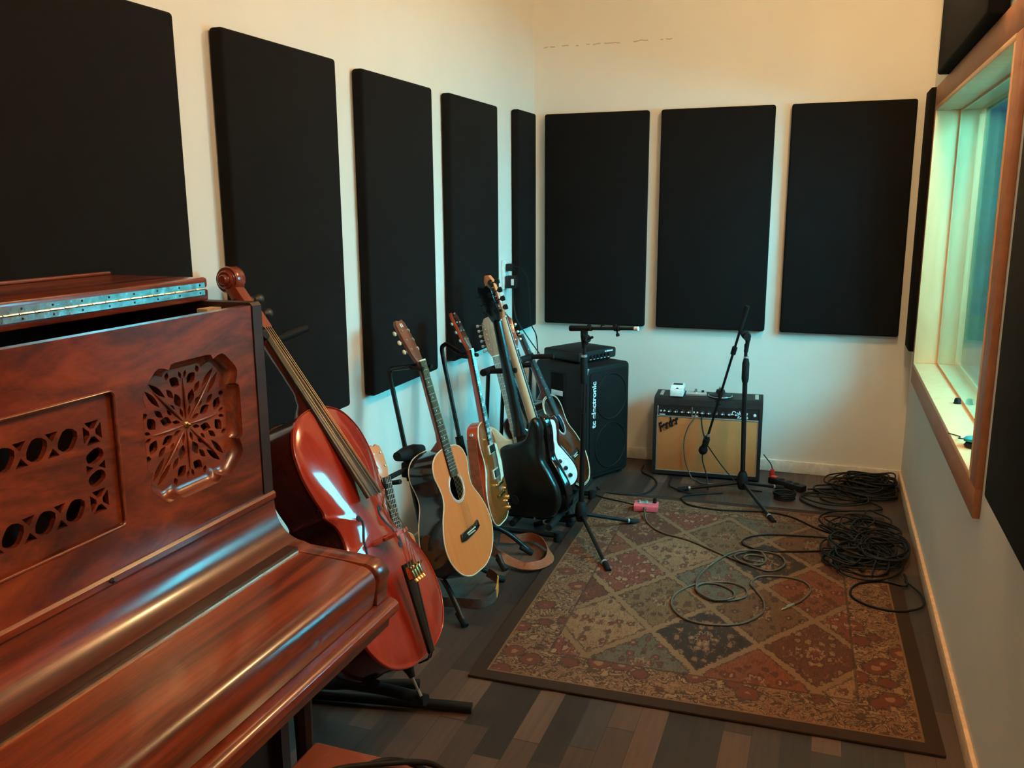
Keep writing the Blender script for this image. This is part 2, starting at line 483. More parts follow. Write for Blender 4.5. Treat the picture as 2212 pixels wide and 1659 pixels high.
def tube(bm, pts, r, closed=False, seg=8, caps=True):
    pts = [Vector(p) for p in pts]
    n = len(pts)
    rs = r if isinstance(r, (list, tuple)) else [r] * n
    rings = []
    prev = None
    for i in range(n):
        if closed:
            d = pts[(i + 1) % n] - pts[i - 1]
        else:
            d = pts[min(i + 1, n - 1)] - pts[max(i - 1, 0)]
        if d.length < 1e-9:
            d = Vector((0, 0, 1))
        d.normalize()
        if prev is None:
            x, y = frame_of(d)
        else:
            x = prev - d * prev.dot(d)
            x = x.normalized() if x.length > 1e-6 else frame_of(d)[0]
            y = d.cross(x)
        prev = x
        rings.append([bm.verts.new(pts[i] + (x * math.cos(2 * PI * k / seg) + y * math.sin(2 * PI * k / seg)) * rs[i]) for k in range(seg)])
    m = n if closed else n - 1
    for i in range(m):
        a, b = rings[i], rings[(i + 1) % n]
        for k in range(seg):
            bm.faces.new((a[k], a[(k + 1) % seg], b[(k + 1) % seg], b[k]))
    if caps and not closed:
        bm.faces.new(rings[0])
        bm.faces.new(rings[-1])
    return bm

def cyl(bm, p0, p1, r0, r1=None, seg=16):
    return tube(bm, [p0, p1], [r0, r0 if r1 is None else r1], seg=seg)

def lathe(bm, prof, origin=(0, 0, 0), axis=(0, 0, 1), seg=20):
    o = Vector(origin)
    d = Vector(axis).normalized()
    x, y = frame_of(d)
    rings = []
    for rad, h in prof:
        rings.append([bm.verts.new(o + d * h + (x * math.cos(2 * PI * k / seg) + y * math.sin(2 * PI * k / seg)) * max(rad, 1e-5)) for k in range(seg)])
    for a, b in zip(rings, rings[1:]):
        for k in range(seg):
            bm.faces.new((a[k], a[(k + 1) % seg], b[(k + 1) % seg], b[k]))
    bm.faces.new(rings[0])
    bm.faces.new(rings[-1])
    return bm

def smoothpts(pts, k=6, closed=False):
    P = [Vector(p) for p in pts]
    n = len(P)
    out = []
    for i in range(n if closed else n - 1):
        if closed:
            a, b, c, d = P[i - 1], P[i], P[(i + 1) % n], P[(i + 2) % n]
        else:
            a, b, c, d = P[max(i - 1, 0)], P[i], P[i + 1], P[min(i + 2, n - 1)]
        for j in range(k):
            t = j / k
            out.append(0.5 * ((2 * b) + (c - a) * t + (2 * a - 5 * b + 4 * c - d) * t * t + (3 * b - a - 3 * c + d) * t ** 3))
    if not closed:
        out.append(P[-1])
    return out

XZ = lambda u, v, w: Vector((u, w, v))       # outline in x-z, depth along +y
YZ = lambda u, v, w: Vector((-w, u, v))      # outline in y-z, depth along -x
XY = lambda u, v, w: Vector((u, v, w))

def prism(bm, outer, depth, f=XZ, holes=(), w0=0.0, back=True, front=True, sides=True):
    loops = [[Vector((p[0], p[1], 0)) for p in outer]] + [[Vector((p[0], p[1], 0)) for p in h] for h in holes]
    flat = [p for l in loops for p in l]
    A = [bm.verts.new(f(p.x, p.y, w0)) for p in flat]
    B = [bm.verts.new(f(p.x, p.y, w0 + depth)) for p in flat]
    if len(loops) == 1:
        if front:
            bm.faces.new(A)
        if back:
            bm.faces.new(B)
    else:
        for t in tessellate_polygon(loops):
            for V, on in ((A, front), (B, back)):
                if on:
                    try:
                        bm.faces.new([V[i] for i in t])
                    except ValueError:
                        pass
    if sides:
        k = 0
        for l in loops:
            n = len(l)
            for i in range(n):
                a, b = k + i, k + (i + 1) % n
                bm.faces.new((A[a], A[b], B[b], B[a]))
            k += n
    return bm

def rounded_prism(bm, outer, depth, r, f=XZ, seg=3, back=True):
    """solid slab whose rims are rounded by r (outline counter-clockwise)"""
    P = [Vector((p[0], p[1])) for p in outer]
    area = sum(P[i - 1].x * P[i].y - P[i].x * P[i - 1].y for i in range(len(P)))
    sgn = 1 if area > 0 else -1
    N = []
    n = len(P)
    for i in range(n):
        d = P[(i + 1) % n] - P[i - 1]
        nn = Vector((d.y, -d.x)) * sgn
        N.append(nn.normalized() if nn.length > 1e-9 else Vector((0, 0)))
    lev = []
    for j in range(seg + 1):
        a = PI / 2 * j / seg
        lev.append((r * (1 - math.sin(a)), r * (1 - math.cos(a))))
    rows = [(ins, w) for ins, w in lev] + [(ins, depth - w) for ins, w in reversed(lev)]
    rings = []
    for ins, w in rows:
        rings.append([bm.verts.new(f(p.x - q.x * ins, p.y - q.y * ins, w)) for p, q in zip(P, N)])
    for a, b in zip(rings, rings[1:]):
        for k in range(n):
            bm.faces.new((a[k], a[(k + 1) % n], b[(k + 1) % n], b[k]))
    bm.faces.new(rings[0])
    if back:
        bm.faces.new(rings[-1])
    return bm

def ribbon(bm, pts, width, thick, upv):
    """flat strap along pts; upv = list of width directions or one vector"""
    P = [Vector(p) for p in pts]
    n = len(P)
    rows = []
    for i in range(n):
        d = (P[min(i + 1, n - 1)] - P[max(i - 1, 0)]).normalized()
        u = Vector(upv[i] if isinstance(upv, list) else upv)
        u = (u - d * u.dot(d)).normalized()
        s = d.cross(u) * thick / 2
        u = u * width / 2
        rows.append([bm.verts.new(P[i] + a) for a in (-u - s, u - s, u + s, -u + s)])
    for a, b in zip(rows, rows[1:]):
        for k in range(4):
            bm.faces.new((a[k], a[(k + 1) % 4], b[(k + 1) % 4], b[k]))
    bm.faces.new(rows[0])
    bm.faces.new(rows[-1])
    return bm

def text_bm(body, size, depth, shear=0.0, bold=0.0):
    cu = bpy.data.curves.new('lettering', 'FONT')
    cu.body = body
    cu.size = size
    cu.extrude = depth
    cu.shear = shear
    cu.offset = bold
    cu.align_x = 'LEFT'
    ob = bpy.data.objects.new('lettering', cu)
    COL.objects.link(ob)
    dg = bpy.context.evaluated_depsgraph_get()
    dg.update()
    me = bpy.data.meshes.new_from_object(ob.evaluated_get(dg))
    bm = bmesh.new()
    bm.from_mesh(me)
    bpy.data.objects.remove(ob)
    bpy.data.curves.remove(cu)
    bpy.data.meshes.remove(me)
    return bm

def xform(bm, m):
    bmesh.ops.transform(bm, matrix=m, verts=bm.verts[:])
    return bm

def pose(O, a, n):
    """local x = right (seen from the front), y = towards the back, z = up the neck"""
    a = Vector(a).normalized()
    n = Vector(n)
    n = (n - a * n.dot(a)).normalized()
    x = a.cross(n)
    m = Matrix((x, -n, a)).transposed().to_4x4()
    m.translation = Vector(O)
    return m

def copy_thing(root, **kw):
    r = root.copy()
    COL.objects.link(r)
    for ch in list(root.children):
        c = ch.copy()
        COL.objects.link(c)
        c.parent = r
        for g in ch.children:
            d = g.copy()
            COL.objects.link(d)
            d.parent = c
    for k, v in kw.items():
        r[k] = v
    return r

# ---------------------------------------------------------------- room
RW, WT = 2.137, 0.208            # inner face of the right wall, thickness up to the control room
YF, CH = -6.3, 2.95
WY0, WY1, WZ0, WZ1 = -2.27, -0.385, 0.74, 1.945

struct('floor', box(newbm(), -0.12, RW + WT, YF, 0.12, -0.1, 0.0), m_floor)
struct('ceiling', box(newbm(), -0.12, RW + WT, YF, 0.12, CH, CH + 0.1), m_wall)
struct('wall_left', box(newbm(), -0.12, 0.0, YF, 0.12, 0.0, CH), m_wall)
struct('wall_back', box(newbm(), 0.0, RW, 0.0, 0.12, 0.0, CH), m_wall)
struct('wall_front', box(newbm(), 0.0, RW, YF, YF + 0.1, 0.0, CH), m_wall)
bm = newbm()
prism(bm, [(YF, 0), (0.12, 0), (0.12, CH), (YF, CH)], WT, lambda u, v, w: Vector((RW + w, u, v)),
      holes=[[(WY0 - 0.02, WZ0 - 0.02), (WY0 - 0.02, WZ1 + 0.02), (WY1 + 0.02, WZ1 + 0.02), (WY1 + 0.02, WZ0 - 0.02)]])
struct('wall_right', bm, m_wall, smooth=0)
struct('baseboard_right', box(newbm(), RW - 0.014, RW, YF + 0.1, -0.014, 0.0, 0.066, 0.003), m_base_lit)
struct('baseboard_back', box(newbm(), 0.014, RW, -0.014, 0.0, 0.0, 0.07, 0.004), m_board_white)
struct('baseboard_left', box(newbm(), 0.0, 0.014, YF + 0.1, 0.0, 0.0, 0.07, 0.004), m_board_white)

# control-room window in the right wall: lining, casing, two panes
win = bpy.data.objects.new('window_1', None)
COL.objects.link(win)
win['kind'] = 'structure'
J = 0.02
bm = newbm()
box(bm, RW - 0.022, RW + WT, WY0 - J, WY1 + J, WZ0 - J, WZ0, 0.002)
struct('window_sill', bm, m_pine, win)
bm = newbm()
box(bm, RW - 0.022, RW + WT, WY0 - J, WY1 + J, WZ1, WZ1 + J, 0.002)
box(bm, RW - 0.022, RW + WT, WY1, WY1 + J, WZ0, WZ1, 0.002)
box(bm, RW - 0.022, RW + WT, WY0 - J, WY0, WZ0, WZ1, 0.002)
struct('window_lining', bm, m_pine, win)
bm = newbm()
for x0, x1, w in ((RW + 0.083, RW + 0.089, 0.010), (RW + 0.160, RW + 0.180, 0.026)):
    box(bm, x0, x1, WY0, WY1, WZ0, WZ0 + w, 0.001)
    box(bm, x0, x1, WY0, WY1, WZ1 - w, WZ1, 0.001)
    box(bm, x0, x1, WY0, WY0 + w, WZ0 + w, WZ1 - w, 0.001)
    box(bm, x0, x1, WY1 - w, WY1, WZ0 + w, WZ1 - w, 0.001)
struct('glazing_bead', bm, m_pine, win)
struct('window_pane', box(newbm(), RW + 0.084, RW + 0.088, WY0 + 0.003, WY1 - 0.003, WZ0 + 0.003, WZ1 - 0.003), m_glass, win, 0)
struct('window_pane', box(newbm(), RW + 0.168, RW + 0.172, WY0 + 0.003, WY1 - 0.003, WZ0 + 0.003, WZ1 - 0.003), m_glass, win, 0)
CW = 0.094
bm = newbm()
x0, x1 = RW - 0.020, RW - 0.0005
box(bm, x0, x1, WY0 - J - CW, WY1 + J + 0.055, WZ1 + J, WZ1 + J + CW, 0.002)
box(bm, x0, x1, WY0 - J - CW, WY1 + J + 0.055, WZ0 - J - CW + 0.005, WZ0 - J, 0.002)
box(bm, x0, x1, WY0 - J - CW, WY0 - J, WZ0 - J, WZ1 + J, 0.002)
box(bm, x0, x1, WY1 + J, WY1 + J + 0.055, WZ0 - J, WZ1 + J, 0.002)
struct('window_casing', bm, m_cedar, win)

# control room seen through the glass, with its daylight window and an added fill window
CX0, CX1, CY0, CY1 = RW + WT, 3.45, -3.3, 1.45
struct('control_room_floor', box(newbm(), CX0, CX1, CY0, CY1, -0.1, 0.0), m_floor)
struct('control_room_ceiling', box(newbm(), CX0, CX1, CY0, CY1, CH, CH + 0.1), m_greywall)
struct('control_room_wall_end', box(newbm(), CX0, CX1, CY1, CY1 + 0.1, 0.0, CH), m_greywall)
DY0, DY1, DZ0, DZ1 = -2.9, -0.4, 1.50, 2.70
EX0, EX1, EZ0, EZ1 = 2.46, 3.38, 1.15, 2.55
bm = newbm()
prism(bm, [(CY0, 0), (CY1, 0), (CY1, CH), (CY0, CH)], 0.12, lambda u, v, w: Vector((CX1 + w, u, v)),
      holes=[[(DY0, DZ0), (DY0, DZ1), (DY1, DZ1), (DY1, DZ0)]])
struct('control_room_wall_side', bm, m_greywall, smooth=0)
bm = newbm()
prism(bm, [(CX0, 0), (CX1, 0), (CX1, CH), (CX0, CH)], 0.12, lambda u, v, w: Vector((u, CY0 - w, v)),
      holes=[[(EX0, EZ0), (EX0, EZ1), (EX1, EZ1), (EX1, EZ0)]])
struct('control_room_wall_near', bm, m_greywall, smooth=0)
def daylight_window(name, u0, u1, z0, z1, f, mat):
    w = bpy.data.objects.new(name, None)
    COL.objects.link(w)
    w['kind'] = 'structure'
    k = 0.04
    ring = [(u0, z0), (u1, z0), (u1, z1), (u0, z1)]
    mid = (u0 + u1) / 2
    holes = [[(u0 + k, z0 + k), (u0 + k, z1 - k), (mid - k / 2, z1 - k), (mid - k / 2, z0 + k)], [(mid + k / 2, z0 + k), (mid + k / 2, z1 - k), (u1 - k, z1 - k), (u1 - k, z0 + k)]]
    struct('window_frame', prism(newbm(), ring, 0.05, f, holes=holes, w0=0.02), m_white, w, 0)
    struct('window_pane', prism(newbm(), [(u0 + 0.01, z0 + 0.01), (u1 - 0.01, z0 + 0.01), (u1 - 0.01, z1 - 0.01), (u0 + 0.01, z1 - 0.01)], 0.01, f, w0=0.04), mat, w, 0)
daylight_window('window_2', DY0, DY1, DZ0, DZ1, lambda u, v, w: Vector((CX1 + w, u, v)), m_sky)
daylight_window('added_fill_window', EX0, EX1, EZ0, EZ1, lambda u, v, w: Vector((u, CY0 - w, v)), m_fill_pane)  # added window, put in to throw more light on the back wall
bm = newbm()
n = 40
outl = []
for i in range(n + 1):
    outl.append((CX0 + 0.22 + i * (0.84 / n), CY1 - 0.06 + 0.018 * math.sin(i * 1.9)))
outl += [(CX0 + 1.06, CY1 - 0.012), (CX0 + 0.22, CY1 - 0.012)]
prism(bm, outl, 1.95, lambda u, v, w: Vector((u, v, 0.78 + w)))
tag(finish('curtain', bm, m_blue, smooth=60), 'blue curtain on the control room wall seen through the window', 'curtain')

# ---------------------------------------------------------------- acoustic panels
def panel(label, x0, x1, y0, y1, z0, z1, group='black acoustic panels'):
    loc = ((x0 + x1) / 2, (y0 + y1) / 2, z0)
    bm = box(newbm(), x0, x1, y0, y1, z0, z1, 0.012, 3)
    shift(bm, [-q for q in loc])
    o = finish('sound_absorber', bm, m_cloth, smooth=50)
    o.location = loc
    return tag(o, label, 'acoustic panel', group)

G = 0.003
TL = 0.050
panel('large black acoustic panel on the left wall above the piano lid', G, TL, -3.716, -3.106, 0.80, 2.016)
panel('black acoustic panel on the left wall directly behind the cello neck', G, TL, -2.918, -2.310, 0.797, 2.017)
panel('black acoustic panel on the left wall behind the acoustic guitar headstock', G, TL, -2.130, -1.530, 0.793, 2.013)
panel('black acoustic panel on the left wall behind the bronze-topped guitar headstock', G, TL, -1.343, -0.739, 0.796, 2.016)
panel('narrow-looking black acoustic panel on the left wall beside the corner, past the socket', G, TL, -0.414, -0.113, 0.812, 2.034)
TB = 0.048
panel('black acoustic panel on the back wall above the tall speaker cabinet', 0.078, 0.690, -TB, -G, 0.817, 2.037)
panel('middle black acoustic panel on the back wall, above the tan-fronted amplifier', 0.759, 1.370, -TB, -G, 0.817, 2.037)
panel('black acoustic panel on the back wall nearest the right corner, above the heap of cables', 1.453, 2.062, -TB, -G, 0.817, 2.037)
TR = 0.042
panel('black acoustic panel on the right wall squeezed between the corner and the window', RW - TR, RW - G, -0.262, -0.06, 0.775, 2.065)
panel('black acoustic panel fixed sideways above the window', RW - 0.062, RW - G, -2.03, -0.72, 2.061, 2.66)
panel('black acoustic panel on the right wall beside the near window jamb', RW - 0.054, RW - G, -3.34, -2.715, 0.80, 2.02)

# ---------------------------------------------------------------- rug
RUGC, RUGA = (1.335, -1.655), math.radians(1.75)
bm = box(newbm(), -RUG_HX, RUG_HX, -RUG_HY, RUG_HY, 0.0, 0.009, 0.003)
rug = finish('rug', bm, m_rug)
rug.location = (RUGC[0], RUGC[1], 0.0005)
rug.rotation_euler = (0, 0, RUGA)
tag(rug, 'oriental rug of tan, rust and navy lozenges with a dark edge on the plank floor', 'rug')
FL = 0.001
RZ = 0.0105

# ---------------------------------------------------------------- upright piano
PY1, PY0 = -3.45, -4.96
piano = thing('upright_piano', 'red-brown walnut upright piano with carved front and folded lid at left', 'piano', (0.45, -4.2, 0))
PL = piano.location
def pp(name, bm, mat, parent=None, sm=35):
    shift(bm, -Vector(PL))
    return finish(name, bm, mat, parent or piano, sm)
PX = lambda u, v, w: Vector((u, w, v))
cove = [(0.507, 0.884), (0.513, 0.884), (0.518, 0.879), (0.518, 0.868), (0.512, 0.862), (0.513, 0.852)]
for i in range(1, 13):
    a = PI / 2 * i / 12
    cove.append((0.513 + 0.074 * (1 - math.cos(a)), 0.852 - 0.082 * math.sin(a)))
cove_end = cove + [(0.604, 0.766)]
cheek = [(0.604, 0.766), (0.72, 0.762)]
for i in range(0, 9):
    a = PI / 2 * (1 - i / 8)
    cheek.append((0.768 + 0.038 * math.cos(a), 0.722 + 0.038 * math.sin(a)))
cheek += [(0.800, 0.70), (0.797, 0.664)]
# side panels
for y0, y1 in ((PY1 - 0.032, PY1), (PY0, PY0 + 0.032)):
    bm = newbm()
    prism(bm, [(0.085, 0.0), (0.51, 0.0), (0.51, 0.60), (0.51, 1.312), (0.504, 1.319), (0.085, 1.319)], y1 - y0, PX, w0=y0)
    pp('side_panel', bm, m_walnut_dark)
# cheek blocks at the ends of the key bed
for y0, y1 in ((PY1 - 0.05, PY1 - 0.002), (PY0 + 0.002, PY0 + 0.05)):
    bm = newbm()
    rounded_prism(bm, [(0.51, 0.655), (0.51, 0.772), (0.587, 0.772)] + cheek, y1 - y0, 0.004, lambda u, v, w: Vector((u, y0 + w, v)), 2)
    pp('key_cheek', bm, m_walnut_b)
# cove-shaped fall board
bm = newbm()
prism(bm, [(0.49, 0.884)] + cove + [(0.590, 0.764), (0.49, 0.764)], PY1 - PY0 - 0.004, PX, w0=PY0 + 0.002)
pp('fall_board', bm, m_walnut_b, sm=30)
bm = newbm()
rounded_prism(bm, [(0.575, 0.758), (0.603, 0.758), (0.603, 0.777), (0.575, 0.777)], PY1 - PY0 - 0.1, 0.003, lambda u, v, w: Vector((u, PY0 + 0.05 + w, v)), 2)
pp('hinge_rail', bm, m_walnut_dark)
bm = box(newbm(), 0.6035, 0.607, PY0 + 0.055, PY1 - 0.055, 0.763, 0.7705)
pp('long_hinge', bm, m_brassline)
# closed key lid
lid = [(0.607, 0.7), (0.607, 0.767), (0.72, 0.7615)]
for i in range(0, 9):
    a = PI / 2 * (1 - i / 8)
    lid.append((0.764 + 0.036 * math.cos(a), 0.720 + 0.036 * math.sin(a)))
lid += [(0.797, 0.70), (0.790, 0.664)]
bm = newbm()
prism(bm, lid, PY1 - PY0 - 0.112, PX, w0=PY0 + 0.056)
pp('key_lid', bm, m_walnut_b, sm=30)
# key slip moulding and key bed
ks = [(0.70, 0.662)]
for i in range(0, 11):
    a = PI * (0.5 - i / 10)
    ks.append((0.802 + 0.022 * math.cos(a), 0.640 + 0.014 * math.sin(a) + (0.008 if i < 5 else 0)))
ks += [(0.80, 0.618), (0.795, 0.592), (0.70, 0.592)]
bm = newbm()
prism(bm, ks, PY1 - PY0 + 0.004, PX, w0=PY0 - 0.002)
pp('key_slip', bm, m_walnut_b, sm=30)
bm = box(newbm(), 0.49, 0.72, PY0 + 0.002, PY1 - 0.002, 0.60, 0.664)
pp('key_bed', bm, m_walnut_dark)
# legs, toes and lower panel
for y in (PY1 - 0.075, PY0 + 0.075):
    bm = newbm()
    lathe(bm, [(0.022, 0.05), (0.024, 0.07), (0.018, 0.10), (0.020, 0.30), (0.024, 0.50), (0.020, 0.53), (0.026, 0.56), (0.026, 0.60)], (0.606, y, 0), seg=8)
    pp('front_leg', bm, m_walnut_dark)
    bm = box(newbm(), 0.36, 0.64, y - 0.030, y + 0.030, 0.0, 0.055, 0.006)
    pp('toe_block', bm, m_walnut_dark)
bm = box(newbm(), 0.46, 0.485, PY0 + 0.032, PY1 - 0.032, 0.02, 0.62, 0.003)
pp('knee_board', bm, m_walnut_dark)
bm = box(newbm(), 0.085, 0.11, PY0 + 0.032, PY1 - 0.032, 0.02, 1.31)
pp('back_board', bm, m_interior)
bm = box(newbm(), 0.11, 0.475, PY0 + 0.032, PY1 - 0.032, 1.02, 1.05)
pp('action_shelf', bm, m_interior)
bm = box(newbm(), 0.402, 0.43, PY1 - 0.080, PY1 - 0.034, 1.25, 1.308)
pp('action_bracket', bm, m_pale)
# folded lid with its continuous hinge
LY0, LY1 = PY0 - 0.005, PY1 - 0.018
bm = box(newbm(), 0.075, 0.386, LY0, LY1, 1.320, 1.345, 0.004)
pp('rear_lid', bm, m_walnut_b)
bm = box(newbm(), 0.098, 0.386, LY0, LY1, 1.3475, 1.371, 0.006)
box(bm, 0.098, 0.116, LY0, LY1, 1.371, 1.379, 0.003)
lidf = pp('folded_lid', bm, m_walnut_b)
bm = newbm()
for z0, z1 in ((1.3335, 1.3452), (1.3478, 1.3605)):
    box(bm, 0.3862, 0.3885, LY0 + 0.02, LY1 - 0.014, z0, z1)
nk = 46
for i in range(nk):
    a = LY0 + 0.02 + (LY1 - LY0 - 0.034) * i / nk
    cyl(bm, (0.3885, a + 0.001, 1.3465), (0.3885, a + (LY1 - LY0 - 0.034) / nk - 0.0012, 1.3465), 0.0022, seg=8)
hinge = pp('piano_hinge', bm, m_hinge)
for i in range(23):
    a = LY0 + 0.04 + (LY1 - LY0 - 0.07) * i / 22
    for z in (1.3385, 1.3555):
        finish('hinge_screw', shift(lathe(newbm(), [(0.0024, 0), (0.0018, 0.0008)], (0.3885, a, z), (1, 0, 0), 8), -Vector(PL)), m_black, hinge)

# carved upper front board with two rosettes and a fretted centre panel
def lobed(cy, cz, a, b, n=96):
    out = []
    for i in range(n):
        th = 2 * PI * i / n
        c, s = math.cos(th), math.sin(th)
        r = 1.0 / ((abs(c) ** 7 + abs(s) ** 7) ** (1 / 7))
        notch = 0.0
        for q in range(4):
            for sg in (-1, 1):
                d = (th - q * PI / 2 - sg * 0.47 + PI) % (2 * PI) - PI
                notch += math.exp(-(d / 0.055) ** 2)
        corner = 0.0
        for q in range(4):
            d = (th - PI / 4 - q * PI / 2 + PI) % (2 * PI) - PI
            corner += math.exp(-(d / 0.16) ** 2)
        r *= 1 - 0.085 * min(notch, 1) - 0.085 * corner
        out.append((cy + a * r * c, cz + b * r * s))
    return out

FX = 0.507                     # face of the upper board
RC = [(-3.683, 1.094), (-4.727, 1.094)]
RA, RB = 0.142, 0.136
rims = [lobed(cy, cz, RA, RB) for cy, cz in RC]
inner = [lobed(cy, cz, RA * 0.86, RB * 0.86) for cy, cz in RC]
CPY0, CPY1, CPZ0, CPZ1 = -4.52, -3.888, 0.958, 1.208
def roundrect(y0, y1, z0, z1, r, k=6):
    out = []
    for cx, cz, a0 in ((y1 - r, z0 + r, -PI / 2), (y1 - r, z1 - r, 0), (y0 + r, z1 - r, PI / 2), (y0 + r, z0 + r, PI)):
        for i in range(k + 1):
            a = a0 + PI / 2 * i / k
            out.append((cx + r * math.cos(a), cz + r * math.sin(a)))
    return out
cpo = roundrect(CPY0, CPY1, CPZ0, CPZ1, 0.012)
bm = newbm()
prism(bm, [(PY0 + 0.034, 0.884), (PY1 - 0.034, 0.884), (PY1 - 0.034, 1.3135), (PY0 + 0.034, 1.3135)], 0.022,
      lambda u, v, w: Vector((FX - w, u, v)), holes=[list(reversed(r)) for r in rims] + [list(reversed(cpo))])
board = pp('upper_board', bm, m_walnut, sm=25)
# cove rims of the rosettes
for rim, inn in zip(rims, inner):
    bm = newbm()
    rows = []
    for j in range(7):
        a = PI / 2 * j / 6
        t = 1 - math.cos(a)
        dep = 0.026 * math.sin(a)
        rows.append([bm.verts.new(Vector((FX + 0.0004 - dep, p[0] + (q[0] - p[0]) * t, p[1] + (q[1] - p[1]) * t))) for p, q in zip(rim, inn)])
    for a, b in zip(rows, rows[1:]):
        for k in range(len(a)):
            bm.faces.new((a[k], a[(k + 1) % len(a)], b[(k + 1) % len(a)], b[k]))
    pp('rosette_rim', bm, m_walnut, sm=60)

def leaf(cx, cy, ln, wd, ang, k=5, tip=1.0):
    out = []
    ca, sa = math.cos(math.radians(ang)), math.sin(math.radians(ang))
    for i in range(k):
        t = -1 + 2 * i / k
        out.append((t * ln / 2, -wd / 2 * (1 - abs(t) ** 1.6)))
    for i in range(k):
        t = 1 - 2 * i / k
        out.append((t * ln / 2, wd / 2 * (1 - abs(t) ** 1.6)))
    return [(cx + x * ca - y * sa, cy + x * sa + y * ca) for x, y in out]

def inside(p, poly):
    c = False
    n = len(poly)
    for i in range(n):
        a, b = poly[i - 1], poly[i]
        if (a[1] > p[1]) != (b[1] > p[1]) and p[0] < (b[0] - a[0]) * (p[1] - a[1]) / (b[1] - a[1]) + a[0]:
            c = not c
    return c

def spread(holes, outer):
    """keep only cut-outs that stay clear of each other and of the rim"""
    def grow(h, k):
        cx = sum(p[0] for p in h) / len(h)
        cy = sum(p[1] for p in h) / len(h)
        return [(cx + (p[0] - cx) * k, cy + (p[1] - cy) * k) for p in h]
    def dense(h):
        return [((h[i - 1][0] * (4 - j) + h[i][0] * j) / 4, (h[i - 1][1] * (4 - j) + h[i][1] * j) / 4) for i in range(len(h)) for j in range(4)]
    out = []
    for h in holes:
        g = grow(h, 1.07)
        if not all(inside(p, outer) for p in g):
            continue
        if any(any(inside(p, q) for p in dense(g)) or any(inside(p, g) for p in dense(q)) for q in out):
            continue
        out.append(h)
    return out

def rosette_holes(cy, cz, a, b):
    H = []
    base = []
    for sg in (-1, 1):
        base += [leaf(0.165 * sg, 0.47, 0.28, 0.17, 90 - 22 * sg), leaf(0.20 * sg, 0.80, 0.27, 0.20, 90 - 55 * sg),
                 leaf(0.095 * sg, 0.235, 0.20, 0.075, 90 - 16 * sg), leaf(0.085 * sg, 0.67, 0.16, 0.09, 90 - 5 * sg),
                 leaf(0.06 * sg, 0.90, 0.15, 0.07, 90 - 20 * sg), leaf(0.33 * sg, 0.62, 0.24, 0.11, 90 - 40 * sg), leaf(0.40 * sg, 0.90, 0.22, 0.10, 10 * sg), leaf(0.30 * sg, 0.38, 0.15, 0.07, 90 - 50 * sg)]
    for q in range(4):
        for h in base:
            c, s = math.cos(q * PI / 2), math.sin(q * PI / 2)
            H.append([(x * c - y * s, x * s + y * c) for x, y in h])
    diag = []
    for sg in (-1, 1):
        diag += [leaf(0.95, 0.085 * sg, 0.46, 0.11, -4 * sg), leaf(0.57, 0.075 * sg, 0.30, 0.075, 6 * sg),
                 leaf(0.79, 0.255 * sg, 0.25, 0.09, 28 * sg), leaf(0.92, 0.40 * sg, 0.14, 0.10, 60 * sg)]
    for q in range(4):
        for h in diag:
            th = PI / 4 + q * PI / 2
            c, s = math.cos(th), math.sin(th)
            H.append([(x * c - y * s, x * s + y * c) for x, y in h])
    return [[(cy + x * a, cz + y * b) for x, y in h] for h in H]

for (cy, cz), inn in zip(RC, inner):
    bm = newbm()
    big = [(cy + (p[0] - cy) * 1.03, cz + (p[1] - cz) * 1.03) for p in inn]
    prism(bm, big, 0.010, lambda u, v, w: Vector((FX - 0.0255 - w, u, v)), holes=spread(rosette_holes(cy, cz, RA * 0.84, RB * 0.84), big))
    fr = pp('carved_rosette', bm, m_walnut_b, sm=25)
    bm = newbm()
    # raised leaf veins and the central boss
    for q in range(8):
        th = q * PI / 4
        ln = 0.098 if q % 2 == 0 else 0.125
        pts = [Vector((FX - 0.026 + 0.0035 * math.sin(PI * t), cy + math.cos(th) * ln * t, cz + math.sin(th) * ln * t)) for t in (0.12, 0.3, 0.5, 0.75, 0.97)]
        tube(bm, pts, [0.001, 0.0024, 0.003, 0.0022, 0.0008], seg=6)
    finish('leaf_vein', shift(bm, -Vector(PL)), m_walnut_b, fr, 60)
    bm = newbm()
    lathe(bm, [(0.009, 0), (0.008, 0.004), (0.004, 0.007), (0.005, 0.010), (0.002, 0.014)], (FX - 0.028, cy, cz), (1, 0, 0), 10)
    finish('rosette_boss', shift(bm, -Vector(PL)), m_brass, fr, 40)

# sunken centre panel with a fretted band
bm = newbm()
fb0, fb1, fz0, fz1 = -4.494, -3.914, 0.996, 1.164
bw = 0.044
holes = []
def band(y0, y1, z0, z1, horiz):
    L = (y1 - y0) if horiz else (z1 - z0)
    n = max(2, round(L / 0.058))
    for i in range(n):
        t = (i + 0.5) / n
        if horiz:
            c = (y0 + (y1 - y0) * t, (z0 + z1) / 2)
        else:
            c = ((y0 + y1) / 2, z0 + (z1 - z0) * t)
        s = L / n
        el = [(0.33 * s * math.cos(2 * PI * k / 12) * (1 + 0.2 * math.sin(4 * PI * k / 12)), 0.45 * bw * math.sin(2 * PI * k / 12)) for k in range(12)]
        tris = [[(-0.16 * s, 0.47 * bw), (0.0, 0.28 * bw), (0.16 * s, 0.47 * bw)]]
        if not horiz:
            el = [(y, x) for x, y in el]
        holes.append([(c[0] + x, c[1] + y) for x, y in el])
        for k in (0, 1):
            tt = i / n if k == 0 else None
            if tt is None or i == 0:
                continue
            cc = (y0 + (y1 - y0) * tt, (z0 + z1) / 2) if horiz else ((y0 + y1) / 2, z0 + (z1 - z0) * tt)
            for sg in (-1, 1):
                tri = [(-0.20 * s, sg * 0.47 * bw), (0.0, sg * 0.13 * bw), (0.20 * s, sg * 0.47 * bw)]
                if not horiz:
                    tri = [(y, x) for x, y in tri]
                holes.append([(cc[0] + x, cc[1] + y) for x, y in tri])
